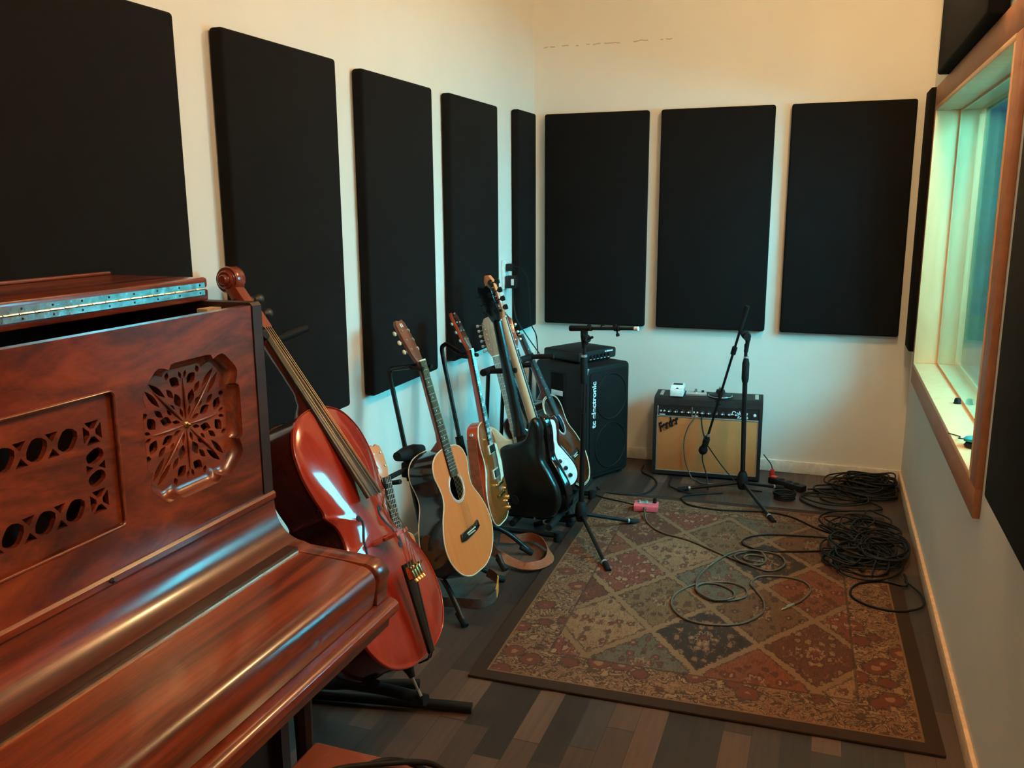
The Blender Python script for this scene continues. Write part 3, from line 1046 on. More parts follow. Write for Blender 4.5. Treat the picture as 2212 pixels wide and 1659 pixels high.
band(fb0 + bw, fb1 - bw, fz0, fz0 + bw, True)
band(fb0 + bw, fb1 - bw, fz1 - bw, fz1, True)
band(fb0, fb0 + bw, fz0 + bw, fz1 - bw, False)
band(fb1 - bw, fb1, fz0 + bw, fz1 - bw, False)
for cy in (fb0 + bw / 2, fb1 - bw / 2):
    for cz in (fz0 + bw / 2, fz1 - bw / 2):
        for q in range(4):
            th = q * PI / 2
            tri = [(0.007, -0.004), (0.020, -0.015), (0.020, 0.015), (0.007, 0.004)]
            holes.append([(cy + x * math.cos(th) - y * math.sin(th), cz + x * math.sin(th) + y * math.cos(th)) for x, y in tri])
prism(bm, [(p[0], p[1]) for p in roundrect(CPY0 - 0.004, CPY1 + 0.004, CPZ0 - 0.004, CPZ1 + 0.004, 0.012)], 0.010,
      lambda u, v, w: Vector((FX - 0.008 - w, u, v)), holes=spread(holes, cpo))
pp('fretted_panel', bm, m_walnut, sm=25)
bm = newbm()
k = len(cpo)
tube(bm, [(FX - 0.001, p[0], p[1]) for p in cpo], 0.0032, closed=True, seg=6)
pp('panel_moulding', bm, m_walnut_b, sm=60)
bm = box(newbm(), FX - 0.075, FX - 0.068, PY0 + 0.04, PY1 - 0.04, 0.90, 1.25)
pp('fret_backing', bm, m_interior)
bm = lathe(newbm(), [(0.004, 0), (0.006, 0.006), (0.003, 0.012)], (0.521, -3.952, 0.876), (1, 0, 0.4), 10)
pp('fall_board_knob', bm, m_walnut_dark)

# ---------------------------------------------------------------- string instruments
def mirrored(half, k=5):
    """half outline (x>=0) from bottom to top -> closed counter-clockwise loop in x-z"""
    full = [(x, z) for x, z in half] + [(-x, z) for x, z in reversed(half) if x > 1e-6]
    pts = smoothpts([(x, z, 0) for x, z in full], k, True)
    return [(p.x, p.y) for p in pts]

def loop(ctrl, k=5):
    return [(p.x, p.y) for p in smoothpts([(x, z, 0) for x, z in ctrl], k, True)]

GUITAR_HALF = [(0.0, 0.0), (0.075, 0.006), (0.145, 0.042), (0.192, 0.105), (0.200, 0.175), (0.172, 0.248), (0.132, 0.305), (0.121, 0.342), (0.129, 0.385), (0.141, 0.425), (0.128, 0.470), (0.088, 0.497), (0.035, 0.507), (0.0, 0.508)]
# single-cutaway loop, counter-clockwise seen from the front (cutaway on the right)
SINGLECUT = [(0, 0), (0.085, 0.006), (0.142, 0.045), (0.165, 0.115), (0.150, 0.185), (0.112, 0.245), (0.104, 0.295), (0.116, 0.345), (0.119, 0.385), (0.104, 0.402), (0.085, 0.385), (0.058, 0.370), (0.036, 0.388), (0.028, 0.425), (0.024, 0.450), (-0.03, 0.452), (-0.09, 0.438), (-0.120, 0.395), (-0.119, 0.345), (-0.104, 0.295), (-0.112, 0.245), (-0.150, 0.185), (-0.165, 0.115), (-0.142, 0.045), (-0.085, 0.006)]
DOUBLECUT = [(0, 0.002), (0.09, 0.006), (0.148, 0.05), (0.160, 0.12), (0.128, 0.20), (0.104, 0.255), (0.115, 0.31), (0.126, 0.365), (0.112, 0.398), (0.086, 0.392), (0.060, 0.362), (0.032, 0.354), (-0.034, 0.362), (-0.066, 0.386), (-0.094, 0.432), (-0.124, 0.448), (-0.149, 0.424), (-0.148, 0.37), (-0.124, 0.31), (-0.110, 0.255), (-0.134, 0.20), (-0.160, 0.12), (-0.150, 0.045), (-0.09, 0.0)]

# black guitar: long horn on one side, rounded shoulder on the other
BLACKCUT = [(0, 0.002), (0.09, 0.006), (0.148, 0.05), (0.160, 0.12), (0.130, 0.195), (0.108, 0.245), (0.110, 0.285), (0.104, 0.315), (0.075, 0.328), (0.032, 0.330), (-0.034, 0.350), (-0.062, 0.376), (-0.090, 0.424), (-0.114, 0.438), (-0.132, 0.412), (-0.130, 0.36), (-0.116, 0.31), (-0.110, 0.255), (-0.134, 0.20), (-0.160, 0.12), (-0.150, 0.045), (-0.09, 0.0)]

def sc(pts, s):
    return [(x * s, z * s) for x, z in pts]

def neck_bm(z0, z1, w0, w1, t0, t1, y=0.0, n=10, heel=0.0):
    """D-profile neck, flat face at y, round back towards +y; w/t at z0 (body) and z1 (nut)"""
    bm = newbm()
    rows = []
    for i in range(n + 1):
        t = i / n
        z = z0 + (z1 - z0) * t
        w = (w0 + (w1 - w0) * t) / 2
        th = t0 + (t1 - t0) * t
        if heel and t < 0.14:
            th += heel * (1 - t / 0.14) ** 2
        row = [bm.verts.new((w * math.cos(a), y + th * math.sin(a), z)) for a in [PI * k / 8 for k in range(9)]]
        rows.append(row)
    for a, b in zip(rows, rows[1:]):
        for k in range(9):
            bm.faces.new((a[k], a[(k + 1) % 9], b[(k + 1) % 9], b[k]))
    bm.faces.new(rows[0])
    bm.faces.new(rows[-1])
    return bm

def strings_bm(xs0, xs1, z0, z1, y0, y1, r):
    bm = newbm()
    for a, b in zip(xs0, xs1):
        cyl(bm, (a, y0, z0), (b, y1, z1), r, seg=5)
    return bm

def add_frets(parent, znut, scale, n, wnut, wend, zend, y, mat=None):
    for i in range(1, n + 1):
        z = znut - scale * (1 - 2 ** (-i / 12))
        if z < zend:
            break
        t = (znut - z) / (znut - zend)
        w = (wnut + (wend - wnut) * t) / 2
        finish('fret', box(newbm(), -w, w, y - 0.0009, y + 0.0004, z - 0.0009, z + 0.0009), mat or m_silver, parent, 0)

def tuner(root, parent, x, z, y, side, mat_post, mat_button, long=0.030, r=0.007, back=0.02):
    bm = newbm()
    lathe(bm, [(0.0045, -0.012), (0.0045, 0.0), (0.003, 0.004)], (x, y, z), (0, -1, 0), 10)
    box(bm, x - 0.007, x + 0.007, y + back * 0.55, y + back * 0.55 + 0.008, z - 0.009, z + 0.009, 0.002)
    cyl(bm, (x, y + back * 0.75, z), (x + side * long * 0.8, y + back * 0.75, z), 0.0022, seg=6)
    o = finish('tuning_machine', bm, mat_post, parent)
    bm = newbm()
    lathe(bm, [(0.003, -0.006), (r, -0.003), (r, 0.004), (0.004, 0.007)], (x + side * long, y + back * 0.75, z), (side, 0, 0), 10)
    for v in bm.verts:
        v.co.y = y + back * 0.75 + (v.co.y - y - back * 0.75) * 0.6
    finish('tuner_button', bm, mat_button, o)
    return o

def headplate(root, outline, zn, tilt, thick, mat, y=0.004, name='headstock'):
    bm = rounded_prism(newbm(), outline, thick, 0.002, XZ, 2)
    m = Matrix.Translation((0, y, zn)) @ Matrix.Rotation(-math.radians(tilt), 4, 'X')
    xform(bm, m)
    return finish(name, bm, mat, root), m

def tuners_33(root, head, m, rows, halfw, mp, mb, long=0.026, r=0.0075):
    for z, hw in zip(rows, halfw):
        for sd in (-1, 1):
            o = tuner(root, head, sd * (hw - 0.014), z, 0.0, sd, mp, mb, long, r)
            for q in (o, *o.children):
                q.data.transform(m)
    return

# --- dreadnought-type acoustic
def acoustic(name, label, O, a, n, s, mats, group=None, burst=False):
    root = thing(name, label, 'guitar', matrix=pose(O, a, n), group=group)
    top, side, neckm, headm = mats
    ol = sc(mirrored(GUITAR_HALF), s)
    D = 0.112 * s
    bm = prism(newbm(), ol, D - 0.002, XZ, w0=0.002, front=False)
    finish('body', bm, side, root, 40)
    hz, hr = 0.345 * s, 0.050 * s
    hole = [(hr * math.cos(2 * PI * i / 32), hz + hr * math.sin(2 * PI * i / 32)) for i in range(32)]
    prism_bm = prism(newbm(), ol, 0.003, XZ, holes=[list(reversed(hole))])
    finish('soundboard', prism_bm, top, root, 30)
    for yy, rad in ((0.0015, 0.0027), (D - 0.001, 0.0022)):
        bm = tube(newbm(), [(x, yy, z) for x, z in ol], rad, closed=True, seg=6)
        finish('edge_binding', bm, m_cream, root, 60)
    if burst:
        bm = tube(newbm(), [(x * 0.965, -0.0004, 0.25 * s + (z - 0.25 * s) * 0.972) for x, z in ol], 0.0018, closed=True, seg=6)
        finish('purfling', bm, m_cream, root, 60)
    bm = newbm()
    for rad in (hr + 0.004, hr + 0.0095):
        tube(bm, [(rad * math.cos(2 * PI * i / 40), -0.0002, hz + rad * math.sin(2 * PI * i / 40)) for i in range(40)], 0.0016, closed=True, seg=6)
    finish('sound_hole_rosette', bm, m_label, root, 60)
    zn = 0.508 * s + 0.352 * s
    bm = neck_bm(0.508 * s - 0.004, zn, 0.058, 0.044, 0.024, 0.019, 0.0, heel=0.05)
    finish('neck', bm, neckm, root, 50)
    fend = hz + hr - 0.004
    bm = prism(newbm(), [(-0.028, fend), (0.028, fend), (0.022, zn), (-0.022, zn)], 0.006, XZ, w0=-0.0065)
    fb = finish('fretboard', bm, m_fretboard, root)
    add_frets(fb, zn, 0.645 * s, 20, 0.044, 0.056, fend, -0.0068, m_fretboard if burst else m_silver)
    for k in (3, 5, 7, 9, 12, 15):
        z = zn - 0.645 * s * (1 - (2 ** (-k / 12) + 2 ** (-(k - 1) / 12)) / 2)
        finish('fret_marker', lathe(newbm(), [(0.0035, 0), (0.003, 0.0006)], (0, -0.0066, z), (0, -1, 0), 8), m_label, fb)
    finish('nut', box(newbm(), -0.0225, 0.0225, -0.008, 0.004, zn, zn + 0.006, 0.001), m_bone, root)
    # bridge with winged outline
    bz = 0.165 * s
    br = [(-0.078, bz - 0.020), (-0.050, bz - 0.024), (0.050, bz - 0.016), (0.078, bz - 0.006), (0.074, bz + 0.020), (0.045, bz + 0.014), (-0.045, bz + 0.010), (-0.074, bz + 0.008)]
    bm = rounded_prism(newbm(), br, 0.009, 0.002, lambda u, v, w: Vector((u, -0.0005 - 0.009 + w, v)), 2)
    b = finish('bridge', bm, m_gloss, root)
    bm = cyl(newbm(), (-0.036, -0.011, bz - 0.001), (0.036, -0.011, bz + 0.002), 0.0022, seg=6)
    finish('saddle', bm, m_bone, b)
    bm = newbm()
    for i in range(6):
        lathe(bm, [(0.0028, 0), (0.002, 0.003)], (-0.026 + 0.0104 * i, -0.0095, bz - 0.009), (0, -1, 0), 8)
    finish('bridge_pins', bm, m_bone, b)
    xs0 = [-0.027 + 0.0108 * i for i in range(6)]
    xs1 = [-0.018 + 0.0072 * i for i in range(6)]
    finish('strings', strings_bm(xs0, xs1, bz, zn + 0.004, -0.013, -0.0095, 0.0006), m_ebony if burst else m_bronze, root)
    hl = sc([(0.022, 0.0), (0.032, 0.035), (0.037, 0.10), (0.035, 0.165), (0.022, 0.182), (0.0, 0.178), (-0.022, 0.182), (-0.035, 0.165), (-0.037, 0.10), (-0.032, 0.035), (-0.022, 0.0)], s)
    h, m = headplate(root, hl, zn + 0.002, 14, 0.014, headm)
    tuners_33(root, h, m, [0.055 * s, 0.095 * s, 0.135 * s], [0.034] * 3, m_silver, m_pearl, 0.030, 0.0095)
    bm = newbm()
    for dx in (-0.006, 0.005):
        box(bm, dx - 0.003, dx + 0.003, -0.0009, 0.0004, 0.150 * s, 0.166 * s)
    xform(bm, m)
    finish('headstock_inlay', bm, m_label, h)
    bm = lathe(newbm(), [(0.005, 0), (0.004, 0.006), (0.008, 0.012), (0.006, 0.015)], (0, D / 2, 0.001), (0, 0, -1), 10)
    finish('strap_button', bm, m_silver, root)
    return root

ac = acoustic('acoustic_guitar', 'acoustic guitar with orange spruce top and black bridge hanging beside the red cello', (0.497, -2.165, 0.147), (-0.286, 0.033, 0.958), (0.957, -0.044, 0.287), 0.97,
              (m_spruce, m_rosewood, m_mahogany, m_headwood))

def electric(name, label, O, a, n, s, outline, thick, body, top, neckm, fbm, headm, cat='guitar', scale=0.63, zbridge=0.14, head='33', binding=None, rnd=0.006, markers=True, tuner_mat=None, veneer=None):
    root = thing(name, label, cat, matrix=pose(O, a, n))
    ol = sc(loop(outline), s)
    T = thick
    zb = max(z for x, z in ol)
    if top is None:
        bm = rounded_prism(newbm(), ol, T, rnd, XZ, 3)
        finish('body', bm, body, root, 50)
    else:
        bm = prism(newbm(), ol, T - 0.004, XZ, w0=0.004)
        finish('body', bm, body, root, 40)
        # gently carved top
        bm = newbm()
        rows = []
        N = 8
        for j in range(N + 1):
            t = j / N
            k = 1 - 0.22 * t
            hgt = 0.004 - 0.012 * min(1, t * 1.25) ** 0.7 if j else 0.004
            rows.append([bm.verts.new((x * k, hgt, 0.19 * s + (z - 0.19 * s) * k)) for x, z in ol])
        for p, q in zip(rows, rows[1:]):
            for i in range(len(p)):
                bm.faces.new((p[i], p[(i + 1) % len(p)], q[(i + 1) % len(q)], q[i]))
        bm.faces.new(rows[-1])
        finish('carved_top', bm, top, root, 50)
    if binding:
        bm = tube(newbm(), [(x, 0.0035, z) for x, z in ol], 0.0032, closed=True, seg=6)
        finish('edge_binding', bm, binding, root, 60)
    yf = -0.010 if top is not None else -0.004
    zj = {'33': 0.425, '6': 0.352, '4': 0.352}[head] * s
    zn = zbridge * s + scale * s
    wn = 0.042
    bm = neck_bm(zj - 0.03, zn, 0.056, wn, 0.026, 0.020, yf + 0.004, heel=0.014 if head == '33' else 0.0)
    finish('neck', bm, neckm, root, 50)
    fend = zbridge * s + scale * s * 0.29
    bm = prism(newbm(), [(-0.028, fend), (0.028, fend), (wn / 2, zn), (-wn / 2, zn)], 0.0065, XZ, w0=yf - 0.002)
    fb = finish('fretboard', bm, fbm, root)
    add_frets(fb, zn, scale * s, 22, wn, 0.056, fend, yf - 0.0022)
    if markers:
        for k in (3, 5, 7, 9, 12, 15, 17, 19):
            z = zn - scale * s * (1 - (2 ** (-k / 12) + 2 ** (-(k - 1) / 12)) / 2)
            if head == '33':
                bm = prism(newbm(), [(-0.016, z - 0.007), (0.016, z - 0.007), (0.013, z + 0.007), (-0.013, z + 0.007)], 0.0006, XZ, w0=yf - 0.0026)
            else:
                bm = lathe(newbm(), [(0.0032, 0), (0.003, 0.0006)], (0, yf - 0.002, z), (0, -1, 0), 8)
            finish('fret_marker', bm, m_label, fb)
    finish('nut', box(newbm(), -wn / 2, wn / 2, yf - 0.004, yf + 0.006, zn, zn + 0.005, 0.001), m_bone, root)
    ns = 4 if head == '4' else 6
    sp = 0.019 if ns == 4 else 0.0104
    xs0 = [(-(ns - 1) / 2 + i) * sp for i in range(ns)]
    xs1 = [(-(ns - 1) / 2 + i) * sp * 0.68 for i in range(ns)]
    finish('strings', strings_bm(xs0, xs1, zbridge * s, zn + 0.003, yf - 0.008, yf - 0.004, 0.0006 if ns == 6 else 0.0011), m_steel, root)
    if head == '33':
        hl = sc([(0.021, 0.0), (0.030, 0.03), (0.037, 0.055), (0.035, 0.10), (0.040, 0.155), (0.026, 0.178), (0.0, 0.168), (-0.026, 0.178), (-0.040, 0.155), (-0.035, 0.10), (-0.037, 0.055), (-0.030, 0.03), (-0.021, 0.0)], s)
        h, m = headplate(root, hl, zn + 0.002, 15, 0.015, headm, yf + 0.002)
        if veneer:
            finish('headstock_veneer', xform(prism(newbm(), [(x * 0.97, z * 0.99 + 0.001) for x, z in hl], 0.0016, XZ, w0=-0.0012), m), veneer, h)
        tuners_33(root, h, m, [0.05 * s, 0.09 * s, 0.13 * s], [0.036] * 3, tuner_mat or m_silver, tuner_mat or m_silver, 0.026, 0.0070)
    elif head == '6':
        hl = sc([(0.021, 0.0), (0.024, 0.03), (0.034, 0.05), (0.040, 0.075), (0.030, 0.10), (0.026, 0.125), (0.028, 0.17), (0.012, 0.192), (-0.014, 0.186), (-0.030, 0.160), (-0.036, 0.10), (-0.034, 0.03), (-0.021, 0.0)], s)
        h, m = headplate(root, hl, zn + 0.002, 3, 0.014, headm, yf + 0.006)
        for i in range(6):
            o = tuner(root, h, -0.020, (0.035 + i * 0.025) * s, 0.0, -1, m_silver, m_silver, 0.028, 0.007)
            for q in (o, *o.children):
                q.data.transform(m)
    else:
        hl = sc([(0.021, 0.0), (0.026, 0.025), (0.040, 0.05), (0.046, 0.085), (0.034, 0.115), (0.030, 0.145), (0.034, 0.185), (0.016, 0.212), (-0.016, 0.206), (-0.036, 0.176), (-0.042, 0.10), (-0.040, 0.03), (-0.021, 0.0)], s)
        h, m = headplate(root, hl, zn + 0.002, 2, 0.016, headm, yf + 0.006)
        for i in range(4):
            z = (0.042 + i * 0.042) * s
            bm = newbm()
            lathe(bm, [(0.006, -0.016), (0.006, 0.0), (0.004, 0.004)], (-0.016, 0, z), (0, -1, 0), 10)
            box(bm, -0.030, -0.004, 0.016, 0.019, z - 0.017, z + 0.017, 0.002)
            lathe(bm, [(0.013, 0), (0.013, 0.008), (0.009, 0.010)], (-0.018, 0.018, z), (0, 1, 0), 14)
            cyl(bm, (-0.018, 0.022, z), (-0.072, 0.022, z), 0.0026, seg=8)
            xform(bm, m)
            o = finish('tuning_machine', bm, m_black if i else m_chrome, h)
            bm = rounded_prism(newbm(), [(-0.070, z - 0.012), (-0.058, z - 0.006), (-0.058, z + 0.006), (-0.070, z + 0.012), (-0.090, z + 0.012), (-0.094, z), (-0.090, z - 0.012)], 0.006, 0.002, lambda u, v, w: Vector((u, 0.019 + w, v)), 2)
            xform(bm, m)
            finish('tuner_button', bm, m_black, o)
    bm = lathe(newbm(), [(0.005, 0), (0.004, 0.006), (0.008, 0.012), (0.006, 0.014)], (0, T / 2, 0.001), (0, 0, -1), 10)
    finish('strap_button', bm, m_silver, root)
    return root, yf

# --- gold-bronze single-cutaway electric with cream binding
lp, yf = electric('electric_guitar', 'single-cutaway electric guitar with bronze gold top, cream binding and cherry sides', (0.438, -1.745, 0.185), (-0.225, 0.075, 0.97), (0.965, 0.14, 0.215), 0.98,
                  SINGLECUT, 0.052, m_cherry, m_goldtop, m_cherry, m_fretboard, m_cherry, binding=m_cream, veneer=m_gloss)
def pickup(root, z, y, w=0.086, h=0.04):
    bm = box(newbm(), -w / 2, w / 2, y, y + 0.006, z - h / 2, z + h / 2, 0.002)
    r = finish('pickup_ring', bm, m_pickup, root)
    bm = box(newbm(), -w / 2 + 0.009, w / 2 - 0.009, y - 0.005, y + 0.002, z - h / 2 + 0.004, z + h / 2 - 0.004, 0.002)
    finish('pickup_cover', bm, m_black, r)
pickup(lp, 0.322, -0.0125)
pickup(lp, 0.215, -0.0125)
bm = newbm()
box(bm, -0.044, 0.044, -0.024, -0.014, 0.163, 0.175, 0.003)
for x in (-0.040, 0.040):
    lathe(bm, [(0.006, -0.010), (0.009, -0.004), (0.009, 0.0)], (x, -0.008, 0.169), (0, 1, 0), 10)
finish('bridge', bm, m_gold, lp)
bm = newbm()
box(bm, -0.048, 0.048, -0.022, -0.012, 0.117, 0.130, 0.004)
finish('tailpiece', bm, m_gold, lp)
bm = rounded_prism(newbm(), [(0.030, 0.175), (0.085, 0.185), (0.095, 0.25), (0.070, 0.33), (0.045, 0.34), (0.045, 0.20)], 0.003, 0.001, lambda u, v, w: Vector((u, -0.018 + w, v)), 1)
finish('pickguard', bm, m_pickup, lp)
for x, z in ((0.085, 0.13), (0.115, 0.085), (0.075, 0.075), (0.10, 0.04)):
    bm = lathe(newbm(), [(0.013, 0), (0.012, 0.006), (0.009, 0.014), (0.0, 0.015)], (x, -0.004, z), (0, -1, 0), 14)
    finish('control_knob', bm, m_gold, lp)
bm = lathe(newbm(), [(0.012, 0), (0.012, 0.002), (0.004, 0.003), (0.003, 0.012)], (-0.082, -0.004, 0.375), (0, -1, 0), 14)
finish('selector_switch', bm, m_cream, lp)
bm = lathe(newbm(), [(0.005, 0), (0.004, 0.006), (0.008, 0.012), (0.006, 0.014)], (-0.115, 0.028, 0.40), (-0.8, 0, 0.6), 10)
finish('strap_button', bm, m_silver, lp)

# --- all-black long-neck guitar turned with its back to the camera
blk, _ = electric('bass_guitar', 'all-black long-necked guitar showing its back in the rack, beside the pale maple neck', (0.500, -1.47, 0.128), (-0.212, 0.015, 0.977), (0.255, 0.967, 0.04), 0.97,
                  [(x * 1.03, z * 1.08) for x, z in BLACKCUT], 0.046, m_satinblack, None, m_satinblack, m_fretboard, m_satinblack, cat='bass guitar', scale=0.835, zbridge=0.10, head='33', rnd=0.015, tuner_mat=m_black)
bm = lathe(newbm(), [(0.022, 0), (0.021, 0.002)], (0.07, 0.0495, 0.09), (0, 1, 0), 20)
finish('back_plate', bm, m_black, blk)

# --- long-scale bass with pale maple neck, also showing its back
bass, _ = electric('bass_guitar', 'black bass guitar with pale maple neck and amber headstock in the rack', (0.560, -1.31, 0.110), (-0.304, 0.022, 0.951), (0.5, 0.851, 0.162), 0.98,
                   [(x * 0.90, z * 1.06) for x, z in DOUBLECUT], 0.044, m_gloss, None, m_maple, m_fretboard, m_maplehead, cat='bass guitar', scale=0.863, zbridge=0.10, head='4', rnd=0.012)
bm = box(newbm(), -0.025, 0.025, 0.044, 0.047, 0.305, 0.365, 0.002)
finish('neck_plate', bm, m_chrome, bass)
bm = rounded_prism(newbm(), sc(loop([(0.02, 0.10), (0.10, 0.05), (0.145, 0.10), (0.115, 0.20), (0.095, 0.25), (0.108, 0.33), (0.09, 0.37), (0.03, 0.36), (-0.05, 0.38), (-0.10, 0.43), (-0.118, 0.36), (-0.06, 0.25)], 4), 0.88), 0.003, 0.001, lambda u, v, w: Vector((u, -0.003 + w, v)), 1)
finish('pickguard', bm, m_white, bass)

# --- worn tan electric with cream body
relic, yf = electric('electric_guitar', 'worn tan-necked electric guitar with cream body half hidden behind the black one', (0.470, -1.375, 0.12), (-0.275, 0.03, 0.96), (0.47, -0.86, 0.17), 0.97,
                     DOUBLECUT, 0.044, m_buttercream, None, m_relic, m_relic, m_relic, scale=0.648, zbridge=0.12, head='6', rnd=0.008)
# --- wine red electric with white scratch plate
red, yf = electric('electric_guitar', 'wine red electric guitar with white scratch plate in the rack beside the speaker cabinet', (0.490, -1.175, 0.118), (-0.282, 0.03, 0.958), (0.52, -0.83, 0.19), 0.97,
                   DOUBLECUT, 0.045, m_winebody, None, m_wine, m_fretboard, m_wine, scale=0.648, zbridge=0.12, head='33', rnd=0.006)
bm = rounded_prism(newbm(), loop([(0.0, 0.07), (0.09, 0.03), (0.138, 0.06), (0.142, 0.12), (0.108, 0.20), (0.086, 0.25), (0.098, 0.31), (0.10, 0.36), (0.07, 0.37), (0.0, 0.345), (-0.06, 0.37), (-0.10, 0.41), (-0.125, 0.38), (-0.10, 0.30), (-0.075, 0.24), (-0.06, 0.16)], 4), 0.003, 0.001, lambda u, v, w: Vector((u, -0.003 + w, v)), 1)
finish('scratch_plate', bm, m_white, red)
for z in (0.15, 0.22, 0.29):
    finish('pickup', box(newbm(), -0.036, 0.036, -0.010, -0.002, z - 0.009, z + 0.009, 0.003), m_black, red)
for x, z in ((0.075, 0.16), (0.095, 0.12), (0.108, 0.08)):
    finish('control_knob', lathe(newbm(), [(0.011, 0), (0.010, 0.006), (0.008, 0.013), (0.0, 0.014)], (x, -0.003, z), (0, -1, 0), 12), m_black, red)

# --- sunburst acoustic at the far end of the rack
sb = acoustic('acoustic_guitar', 'sunburst acoustic guitar with layered cream binding at the far end of the rack', (0.585, -0.92, 0.118), (-0.43, 0.02, 0.90), (0.89, 0.02, 0.44), 0.97,
              (m_burst, m_rosewood, m_wine, m_gloss), burst=True)

# --- small short-necked guitar behind the cello
uke = thing('small_guitar', 'small guitar with pinkish wood headstock hung low behind the red cello', 'guitar', matrix=pose((0.365, -2.47, 0.075), (-0.24, 0.11, 0.95), (0.93, -0.2, 0.3)))
us = 0.60
ol = sc(mirrored(GUITAR_HALF), us)
finish('body', prism(newbm(), ol, 0.07, XZ, w0=0.002, front=False), m_headwood, uke, 40)
hz, hr = 0.345 * us, 0.045 * us
finish('soundboard', prism(newbm(), ol, 0.003, XZ, holes=[[(hr * math.cos(-2 * PI * i / 24), hz + hr * math.sin(-2 * PI * i / 24)) for i in range(24)]]), m_spruce, uke, 30)
finish('edge_binding', tube(newbm(), [(x, 0.0015, z) for x, z in ol], 0.002, closed=True, seg=6), m_cream, uke, 60)
zn = 0.515
finish('neck', neck_bm(0.30, zn, 0.046, 0.036, 0.02, 0.016, 0.0, heel=0.03), m_mahogany, uke, 50)
fb = finish('fretboard', prism(newbm(), [(-0.023, hz + hr), (0.023, hz + hr), (0.018, zn), (-0.018, zn)], 0.005, XZ, w0=-0.0055), m_fretboard, uke)
add_frets(fb, zn, 0.40, 18, 0.036, 0.045, hz + hr, -0.0057)
finish('bridge', box(newbm(), -0.045, 0.045, -0.007, 0.0, 0.085, 0.10, 0.002), m_ebony, uke)
finish('strings', strings_bm([-0.018, -0.006, 0.006, 0.018], [-0.012, -0.004, 0.004, 0.012], 0.093, zn, -0.009, -0.008, 0.0006), m_bone, uke)
h, m = headplate(uke, [(0.018, 0.0), (0.030, 0.03), (0.034, 0.085), (0.028, 0.115), (0.012, 0.125), (0.0, 0.116), (-0.012, 0.125), (-0.028, 0.115), (-0.034, 0.085), (-0.030, 0.03), (-0.018, 0.0)], zn, 12, 0.012, m_maplehead)
for z in (0.04, 0.09):
    for sd in (-1, 1):
        o = tuner(uke, h, sd * 0.018, z, 0.0, sd, m_silver, m_bone, 0.024, 0.006)
        for q in (o, *o.children):
            q.data.transform(m)

# ---------------------------------------------------------------- cello
CB, CA, CN, CS = (0.700, -3.085, 0.302), (-0.450, 0.062, 0.890), (0.893, -0.003, 0.451), 1.0
cello = thing('cello', 'glossy red cello leaning on a stand behind the end of the piano', 'cello', matrix=pose(CB, CA, CN))
lower = smoothpts([(0.0, 0.0, 0), (0.08, 0.007, 0), (0.155, 0.040, 0), (0.204, 0.105, 0), (0.217, 0.180, 0), (0.204, 0.250, 0), (0.180, 0.298, 0), (0.176, 0.318, 0)], 5)
cb = smoothpts([(0.174, 0.326, 0), (0.140, 0.340, 0), (0.119, 0.385, 0), (0.125, 0.430, 0), (0.150, 0.460, 0)], 5)
uppr = smoothpts([(0.154, 0.466, 0), (0.150, 0.482, 0), (0.163, 0.530, 0), (0.171, 0.595, 0), (0.157, 0.668, 0), (0.112, 0.726, 0), (0.050, 0.750, 0), (0.0, 0.755, 0)], 5)
half = [(p.x, p.y) for p in lower + cb + uppr]
full = half + [(-x, z) for x, z in reversed(half) if x > 1e-6]
co = sc(full, CS)
RD = 0.118 * CS
CZ = 0.39 * CS
def arch_y(k, H):
    return -H * (1 - k ** 2.6)
def belly(bm, y0, H, sgn):
    rows = []
    ks = [1.0, 0.985, 0.95, 0.88, 0.78, 0.65, 0.5, 0.34, 0.18]
    for j, k in enumerate(ks):
        dep = arch_y(k, H)
        if j == 1:
            dep = 0.001
        rows.append([bm.verts.new((x * k, y0 + sgn * dep, CZ + (z - CZ) * (k ** 0.9))) for x, z in co])
    for a, b in zip(rows, rows[1:]):
        for i in range(len(a)):
            bm.faces.new((a[i], a[(i + 1) % len(a)], b[(i + 1) % len(b)], b[i]))
    c = bm.verts.new((0, y0 - sgn * H, CZ))
    for i in range(len(rows[-1])):
        bm.faces.new((rows[-1][i], rows[-1][(i + 1) % len(co)], c))
    return rows[0]
AH = 0.026 * CS
ribs = [(x * 0.975, CZ + (z - CZ) * 0.985) for x, z in co]
bm = prism(newbm(), ribs, RD, XZ, front=False, back=False)
finish('ribs', bm, m_cello_rib, cello, 40)
bm = newbm()
r0 = belly(bm, -0.004, AH, 1)
r1 = [bm.verts.new((v.co.x, 0.002, v.co.z)) for v in r0]
for i in range(len(r0)):
    bm.faces.new((r0[i], r0[(i + 1) % len(r0)], r1[(i + 1) % len(r1)], r1[i]))
top = finish('belly', bm, m_cello, cello, 50)
bm = newbm()
r0 = belly(bm, RD + 0.004, AH, -1)
r1 = [bm.verts.new((v.co.x, RD - 0.002, v.co.z)) for v in r0]
for i in range(len(r0)):
    bm.faces.new((r0[i], r0[(i + 1) % len(r0)], r1[(i + 1) % len(r1)], r1[i]))
finish('back', bm, m_cello_rib, cello, 50)
finish('edge_purfling', tube(newbm(), [(x * 0.992, -0.0045, CZ + (z - CZ) * 0.994) for x, z in co], 0.0022, closed=True, seg=6), m_cello, cello, 60)
